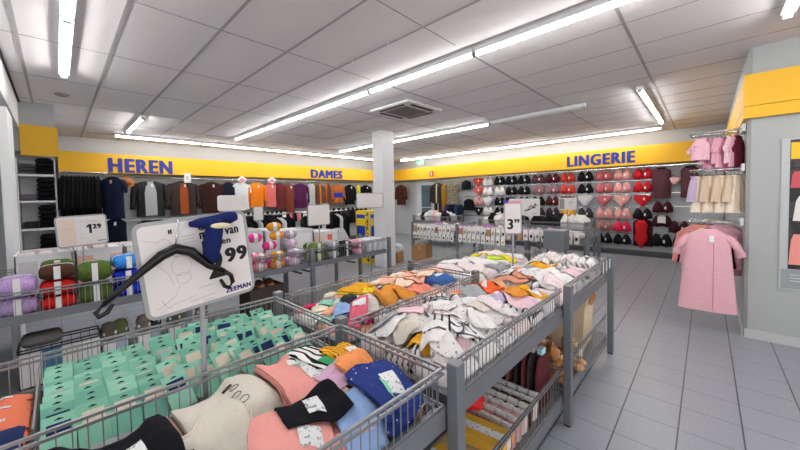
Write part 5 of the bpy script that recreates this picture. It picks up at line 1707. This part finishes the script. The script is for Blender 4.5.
def bra(col, w=.37, h=.28, tagged=True, band=None):
    t = bpy.data.objects.new('bra', None)
    t.empty_display_size = .03
    COL.objects.link(t)
    m = mat('lace', col, .8, bump=.3, bsc=60, spec=.2)
    for s in (-1, 1):
        rows = []
        cx, cz = s * w * .235, -h * .60
        for i in range(8):
            f = i / 7
            rows.append([(cx + math.cos(2 * PI * k / 14) * w * .275 * f * (1.0 if math.sin(2 * PI * k / 14) < .3 else .86), -.012 - .075 * (1 - f * f) ** .6, cz + math.sin(2 * PI * k / 14) * h * .44 * f + (h * .10 * f * max(0, math.sin(2 * PI * k / 14)) ** 3)) for k in range(15)])
        obj('cup', MB().grid(rows), m, t, True)
        obj('shoulder_strap', MB().tube([(cx * 1.0, -.02, cz + h * .30), (s * w * .24, -.012, -h * .12), (s * w * .21, .0, .0)], .006, 5, True, .4), m, t)
    obj('side_band', MB().grid([[(-w * .52 + 1.04 * w * k / 12, .0 - .018 * math.cos(PI * (k / 12 - .5)), z) for k in range(13)] for z in (-h * .60, -h * .78, -h * .98)]), m, t, True)
    obj('hanger_bar', MB().tube([(-w * .40, 0, -.012), (0, 0, .006), (w * .40, 0, -.012)], .005, 5), CHROME, t)
    obj('hook', MB().tube([(0, 0, .006), (0, .02, .03), (0, .10, .03)], .003, 5), CHROME, t)
    if tagged:
        obj('price_tag', MB().box(-.012 + .05, .022 + .05, -.096, -.094, -h * .72, -h * .50), PAPER, t)
    return t


def briefs(col, w=.35, h=.30, tagged=True):
    t = bpy.data.objects.new('briefs', None)
    t.empty_display_size = .03
    COL.objects.link(t)
    m = mat('lace', col, .8, bump=.3, bsc=60, spec=.2)
    rs = []
    for hw, z, d in ((.40, -.03, .03), (.5, -.05, .04), (.49, -h * .40, .045), (.30, -h * .66, .05), (.14, -h * .86, .045), (.10, -h, .03)):
        rs.append([(w * hw * math.cos(2 * PI * k / 16), d * math.sin(2 * PI * k / 16) - .04, z) for k in range(16)])
    obj('brief_front', MB().loft(rs, False, True), m, t, True)
    obj('waistband', MB().loft([[(w * .505 * math.cos(2 * PI * k / 16), .043 * math.sin(2 * PI * k / 16) - .04, z) for k in range(16)] for z in (-.035, -.06)]), m, t, True)
    obj('hanger_bar', MB().tube([(-w * .40, -.04, -.022), (0, -.04, .006), (w * .40, -.04, -.022)], .005, 5), CHROME, t)
    obj('hook', MB().tube([(0, -.04, .006), (0, .02, .03), (0, .10, .03)], .003, 5), CHROME, t)
    if tagged:
        obj('price_tag', MB().box(.02, .055, -.094, -.092, -h * .5, -h * .3), PAPER, t)
    return t


_proto = {}
LG = 'underwear on the lingerie wall'
ROWW = {0: 'top row', 1: 'second row', 2: 'third row', 3: 'fourth row', 4: 'fifth row', 5: 'lowest row'}


def put(kind, col, nm, x, row, dz=0.0, where=None, w=None, h=None):
    z = 2.15 - .325 * row + dz
    key = (kind, col, w, h)
    lab = f'{nm} {"bra" if kind == "bra" else "briefs"} in the {ROWW[row]} of the lingerie wall' if not where else f'{nm} {where}'
    loc = (x, 9.76, z)
    if key not in _proto:
        kw = {}
        if w:
            kw['w'] = w
        if h:
            kw['h'] = h
        o = (bra if kind == 'bra' else briefs)(col, **kw)
        o.location = loc
        tag(o, lab, 'bra' if kind == 'bra' else 'briefs', LG, (lambda l: l.x, 'from the fire door'))
        _proto[key] = o
    else:
        o = dup(_proto[key], loc, None, lab, LG, (lambda l: l.x, 'from the fire door'))
    return o


BK, WH, MV, BG, CO, YE, RO, PP, RE, DG, HPK = (22, 22, 26), (234, 232, 232), (146, 110, 118), (92, 30, 44), (206, 62, 50), (238, 170, 52), (196, 104, 108), (234, 170, 166), (204, 32, 44), (62, 62, 66), (226, 44, 84)
for x, rows in (
    (-5.56, (('briefs', CO, 'coral', .0), ('briefs', (214, 90, 80), 'coral', 0.02), ('bra', (206, 150, 150), 'dusty white', 0), ('briefs', BK, 'black', 0))),
    (-5.22, (('bra', WH, 'white', 0), ('bra', WH, 'white', 0), ('briefs', WH, 'white', 0), ('bra', WH, 'white', 0))),
    (-4.81, (('bra', BK, 'black', 0), ('bra', WH, 'white', 0), ('bra', BK, 'black', 0), ('bra', BK, 'black', 0))),
    (-4.42, (('bra', BK, 'black', 0), ('bra', BK, 'black', 0), ('briefs', BK, 'black', 0), ('bra', WH, 'white', 0))),
    (-4.02, (('bra', BK, 'black', 0), ('bra', BK, 'black', 0), ('bra', DG, 'charcoal', 0), ('bra', BK, 'black', 0))),
    (-3.60, (('bra', (96, 62, 68), 'plum', 0), ('bra', MV, 'mauve', 0), ('bra', BK, 'black', 0), ('bra', (60, 40, 56), 'dark purple', 0))),
    (-3.20, (('bra', BG, 'burgundy', 0), ('bra', MV, 'mauve', 0), ('bra', (84, 26, 30), 'dark red', 0), ('bra', (58, 40, 56), 'dark purple', 0))),
    (-2.80, (('bra', CO, 'coral red', 0), ('bra', CO, 'coral red', 0), ('briefs', BG, 'dark red', 0), ('bra', YE, 'yellow', 0))),
    (-2.36, (('bra', BK, 'black', 0), ('bra', BK, 'black', 0), ('briefs', (220, 220, 220), 'white and black', 0), ('bra', DG, 'charcoal', 0))),
    (-1.93, (('bra', RO, 'rose', 0), ('bra', RO, 'rose', 0), ('briefs', RO, 'rose', 0), ('bra', PP, 'pale pink', 0))),
    (-1.53, (('bra', PP, 'pale pink', 0), ('bra', PP, 'pale pink', 0), ('briefs', PP, 'pale pink', 0), ('bra', PP, 'pale pink', 0), ('bra', HPK, 'hot pink', 0), ('bra', BK, 'black', 0))),
    (-1.12, (('bra', RE, 'red', 0), ('bra', RE, 'red', 0), ('briefs', RE, 'red', 0), ('bra', (40, 28, 36), 'black plum', 0))),
    (-2.36, (None, None, None, None, ('bra', (120, 90, 90), 'dusky', 0), ('bra', BK, 'black', 0))),
    (-1.93, (None, None, None, None, ('bra', (176, 120, 112), 'tan rose', 0), ('bra', BK, 'black', 0))),
    (-3.20, (None, None, None, None, ('bra', BK, 'black', 0), None)),
    (-2.80, (None, None, None, None, ('bra', BK, 'black', 0), None)),
):
    for r_, it in enumerate(rows):
        if it:
            put(it[0], it[1], it[2], x, r_, it[3])
put('bra', (70, 26, 40), 'burgundy lace bra under the burgundy slip', -.74, 0, -.81, 'with dark cups')
put('bra', (60, 24, 38), 'burgundy bra with a red and white card below the slip', -.75, 0, -1.14, 'and tag')
put('briefs', (236, 190, 190), 'small pale pink briefs between the two burgundy slips', -.53, 0, -.25, 'on the rail', w=.22, h=.20)
put('bra', (66, 26, 38), 'burgundy bra beside the carded one', -.44, 0, -1.27, 'near the pink rack')
put('bra', BK, 'large black bra in the lowest row', -.76, 0, -1.57, 'below the carded burgundy bra', w=.38, h=.32)
put('bra', BK, 'black bra in the lowest row', -.40, 0, -1.58, 'nearest the projecting wall', w=.30, h=.30)
o = tag(obj('hanging_card', MB().box(-.075, .075, -.11, -.107, -.05, .10), mat('red_card', (206, 50, 50), .6, 0, 'stripey', (232, 230, 230), 4, .5), None, loc=(-.75, 9.75, .87)), 'red and white card on the burgundy bra', 'card')
for x, w, nm in ((-.77, .36, 'burgundy satin slip under the yellow board, left of the small pink briefs'), (-.27, .32, 'burgundy satin slip beside the pink rack')):
    hang_top('hanging_slip', nm, 'clothing', (x, 9.72, 2.14), 0, w, .74, mat('satin', (84, 32, 46), .5, bump=.3, bsc=20), flare=1.0, depth=.8, folds=.22, collar=cloth((28, 26, 30)), hang_group='hangers on the lingerie wall')
for nm, x, zt, w, h_, c in (('black strappy top in the first column of the lingerie wall', -6.02, 2.10, .36, .34, BK), ('black short skirt in the first column of the lingerie wall', -5.93, 1.46, .40, .42, BK)):
    hang_top('hanging_camisole', nm, 'clothing', (x, 9.72, zt), 0, w, h_, wc(c), depth=.9, hang=False)
rb = thing('hanging_bodysuit', 'red lace bodysuit hung low on the lingerie wall', 'clothing', (-1.14, 9.74, .90))
rs = []
for hw, z, d in ((.06, -.03, .03), (.12, -.10, .05), (.13, -.18, .06), (.105, -.32, .05), (.135, -.46, .055), (.12, -.54, .05), (.04, -.66, .04), (.03, -.70, .03)):
    rs.append([(hw * math.cos(2 * PI * k / 18), d * math.sin(2 * PI * k / 18) - .02, z) for k in range(18)])
obj('suit_body', MB().loft(rs, True, True), mat('lace', (196, 30, 36), .8, bump=.3, bsc=60, spec=.2), rb, True)
for s in (-1, 1):
    obj('shoulder_strap', MB().tube([(s * .06, -.03, -.06), (s * .055, -.01, .01)], .007, 5), mat('lace', (196, 30, 36), .8, bump=.3, bsc=60, spec=.2), rb)
obj('hook', MB().tube([(0, -.02, .01), (0, .02, .02), (0, .12, .02)], .003, 5), CHROME, rb)
hang_top('hanging_robe', 'plum lace robe behind the red bodysuit', 'clothing', (-1.12, 9.84, .92), 0, .40, .70, wc((74, 30, 46)), depth=.25, hang=False)

# ------------------------------------------------------------------ pink rack at the projecting wall
def arm_rail(label, z, y=5.02, x0=-.14):
    t = thing('wall_rail', label, 'rail', (.297, y, z), group='rails of the pink rack')
    obj('bar', MB().tube([(0, 0, 0), (x0 - .297, 0, 0)], .011, 8), CHROME, t, True)
    obj('bar', MB().tube([(0, .28, .0), (x0 - .297, .28, 0)], .011, 8), CHROME, t, True)
    obj('end_bar', MB().tube([(x0 - .297, 0, 0), (x0 - .297, .28, 0)], .009, 8), CHROME, t, True)
    obj('wall_plate', MB().rbox(-.03, -.001, -.03, .31, -.03, .05, .004), WHITES, t)
    return t


arm_rail('upper chrome double rail of the pink rack', 2.20)
arm_rail('middle chrome double rail of the pink rack', 1.78)
arm_rail('lower chrome double rail of the pink rack', 1.20)
PKT = (236, 186, 200)
hang_top('hanging_shirt', 'pink kids shirt with a grey chest print on the upper rail', 'clothing', (-.055, 5.0, 2.165), .25, .17, .27, wc(PKT, pat='print', col2=(196, 160, 176), sc=26, th=.62), sleeve=.08, sl_out=.03, depth=.6, hang_group='hangers on the pink rack', tagm=None)
for k in range(9):
    hang_top('hanging_shirt', 'pink kids shirt on the upper pink rail', 'clothing', (-.02 + k * .034, 5.08 + .03 * (k % 3), 2.165), 1.0, .17, .32 + .08 * ((k * 7) % 3) / 2, wc(((236, 186, 200), (214, 140, 168), (242, 208, 216), (226, 168, 186))[k % 4] if k < 8 else (110, 40, 60)), sleeve=.08, sl_out=.02, depth=.3, group='pink shirts on the upper rail', order=BY_XW, hang_group='hangers on the pink rack')
for k in range(12):
    c, nm = ((196, 176, 206), 'lilac') if k == 0 else (((214, 192, 168), (240, 226, 208), (226, 204, 182))[k % 3], 'cream')
    hang_top('hanging_skirt', f'{nm} ruffled kids skirt on the middle rail', 'clothing', (-.10 + k * .032, 5.04 + .03 * (k % 3), 1.745), .95, .12, .32 + .12 * ((k * 5) % 3) / 2, wc(c), flare=1.5, depth=.55, folds=.35, group='ruffled skirts on the middle rail', order=BY_XW, hang_group='hangers on the pink rack')
for k in range(6):
    c, nm = [((238, 160, 150), 'salmon pink'), ((22, 22, 26), 'black'), ((226, 176, 190), 'pink'), ((206, 180, 120), 'sand'), ((226, 180, 190), 'pink'), ((196, 180, 200), 'lilac')][k]
    hang_top('hanging_cardigan', f'{nm} cardigan behind the pink dress', 'clothing', (-.06 + .05 * k, 5.24 + .05 * (k % 2), 1.18), -.5 + .2 * k, .36, .60, wc(c), sleeve=.40, depth=.5, group='cardigans behind the pink dress', order=BY_XW, hang=k < 3, hang_group='hangers on the pink rack')
dress = hang_top('hanging_dress', 'long pale pink dress with a front seam by the aisle', 'clothing', (.015, 4.82, 1.17), .05, .35, .92, wc((230, 178, 188)), sleeve=.20, sl_out=.10, flare=1.36, depth=.85, folds=.10, tagm=PAPER, hang_group='hangers on the pink rack')
sm = MB()
sm.tube([(.045, -.061 - .0, -.16), (.046, -.062, -.35), (.046, -.064, -.60), (.046, -.066, -.90)], .003, 5)
obj('front_seam', sm, wc((206, 150, 164)), dress)
# ------------------------------------------------------------------ poster on the projecting wall
pz0, pz1, px0 = .56, 2.04, .535
po = thing('poster', 'tall framed poster of pink and white clothes on the projecting grey wall', 'poster', (px0, 4.93, pz0))
pw, ph = .75, pz1 - pz0
obj('frame', MB().box(0, pw, -.014, -.002, 0, ph), mat('poster_frame', (186, 190, 193), .35), po)
obj('lower_band', MB().box(.012, pw - .012, -.016, -.014, .012, .20), mat('poster_band', (150, 156, 160), .5), po)
for i in range(3):
    obj('caption_line', MB().box(.07, .5 - .08 * i, -.0172, -.016, .145 - .03 * i, .152 - .03 * i), mat('pale_ink', (206, 210, 212), .6), po)
obj('picture', MB().box(.055, pw - .012, -.016, -.014, .205, ph - .012), mat('poster_print', (66, 58, 60), .4, 0, 'print', (34, 32, 36), 9, .5), po)
for c, x, z, w, h_ in (((238, 192, 40), .06, 1.28, .60, .16), ((236, 150, 140), .058, .25, .10, .30), ((230, 160, 150), .17, .24, .10, .34), ((240, 176, 160), .28, .26, .12, .30), ((226, 140, 136), .41, .24, .10, .32), ((232, 230, 226), .08, .68, .12, .24), ((220, 216, 214), .22, .70, .12, .22), ((236, 234, 230), .36, .66, .14, .26), ((200, 80, 90), .06, 1.0, .08, .16), ((232, 226, 224), .16, .98, .12, .20), ((90, 40, 50), .30, 1.0, .14, .2)):
    poly = [(x + w * .3, z + h_), (x + w * .7, z + h_), (x + w * .85, z + h_ * .8), (x + w, z), (x, z), (x + w * .15, z + h_ * .8)] if c[0] != 238 else [(x, z), (x + w, z), (x + w, z + h_), (x, z + h_)]
    obj('printed_garment', MB().prism(poly, 0, .0008, axes((0, -.0162, 0), (1, 0, 0), (0, 0, 1))), mat('poster_ink', c, .45), po)

# a dark waist-high rack behind the yarn tables
for i, (y0, y1, nm) in enumerate(((2.2, 3.4, 'before the orange sweater'), (3.6, 4.8, 'before the purple sweater'))):
    t = thing('garment_rack', f'low dark rack hung with black trousers {nm}', 'rack', (-6.3, y0, 0), group='low racks behind the yarn')
    L = y1 - y0
    obj('top_bar', MB().tube([(0, 0, 1.25), (0, L, 1.25)], .014, 8), CHROME, t, True)
    for y in (0, L):
        obj('leg', MB().box(-.02, .02, y - .015, y + .015, 0, 1.25), DARK, t)
        obj('foot', MB().box(-.25, .25, y - .02, y + .02, 0, .03), DARK, t)
    for k in range(11):
        c = R.choice([(22, 22, 26), (30, 30, 34), (40, 38, 44)]) if k % 5 != 3 else (220, 220, 222)
        hang_top('hanging_trousers', f'{"pale" if c[0] > 200 else "black"} garment on the low rack {nm}', 'clothing', (-6.3, y0 + .12 + k * (L - .24) / 10, 1.205), .5, .34, .62, wc(c), depth=.5, group='garments on the low racks', order=BY_YW, hang=False)
sign('small grey board with a dark print over the low rack', -6.2, 2.53, 2.72, 1.15, 1.42, 0, frame=GREYP, pole=True, zfoot=0.0)
sign('small pale board over the second low rack', -6.2, 4.02, 4.22, 1.18, 1.44, 0, frame=GREYP, pole=True, zfoot=0.0)
sign('plain grey board standing before the white pillar', -4.86, 3.93, 4.62, 1.34, 1.64, 0, frame=GREYP, pole=True, zfoot=0.0)
EXPO = 0.84
# ------------------------------------------------------------------ camera, world, output
cam = bpy.data.cameras.new('camera')
cam.sensor_width = 36.0
cam.lens = FPX / 800 * 36.0
cam.shift_y = (PCY - 225.0) / 800.0
cam.clip_start = 0.03
co = bpy.data.objects.new('camera', cam)
COL.objects.link(co)
M = Matrix((_R, _U, -_F)).transposed().to_4x4()
M.translation = EYE
co.matrix_world = M
scene.camera = co
w = bpy.data.worlds.new('world')
w.use_nodes = True
w.node_tree.nodes['Background'].inputs[0].default_value = (0.8, 0.85, 0.9, 1)
w.node_tree.nodes['Background'].inputs[1].default_value = 0.3
scene.world = w
scene.view_settings.view_transform = 'Standard'
scene.view_settings.look = 'None'
scene.view_settings.gamma = 1.0
scene.view_settings.use_curve_mapping = False
scene.view_settings.exposure = EXPO
scene.cycles.use_denoising = True
scene.cycles.max_bounces = 8
scene.cycles.sample_clamp_indirect = 6.0
settle_labels()
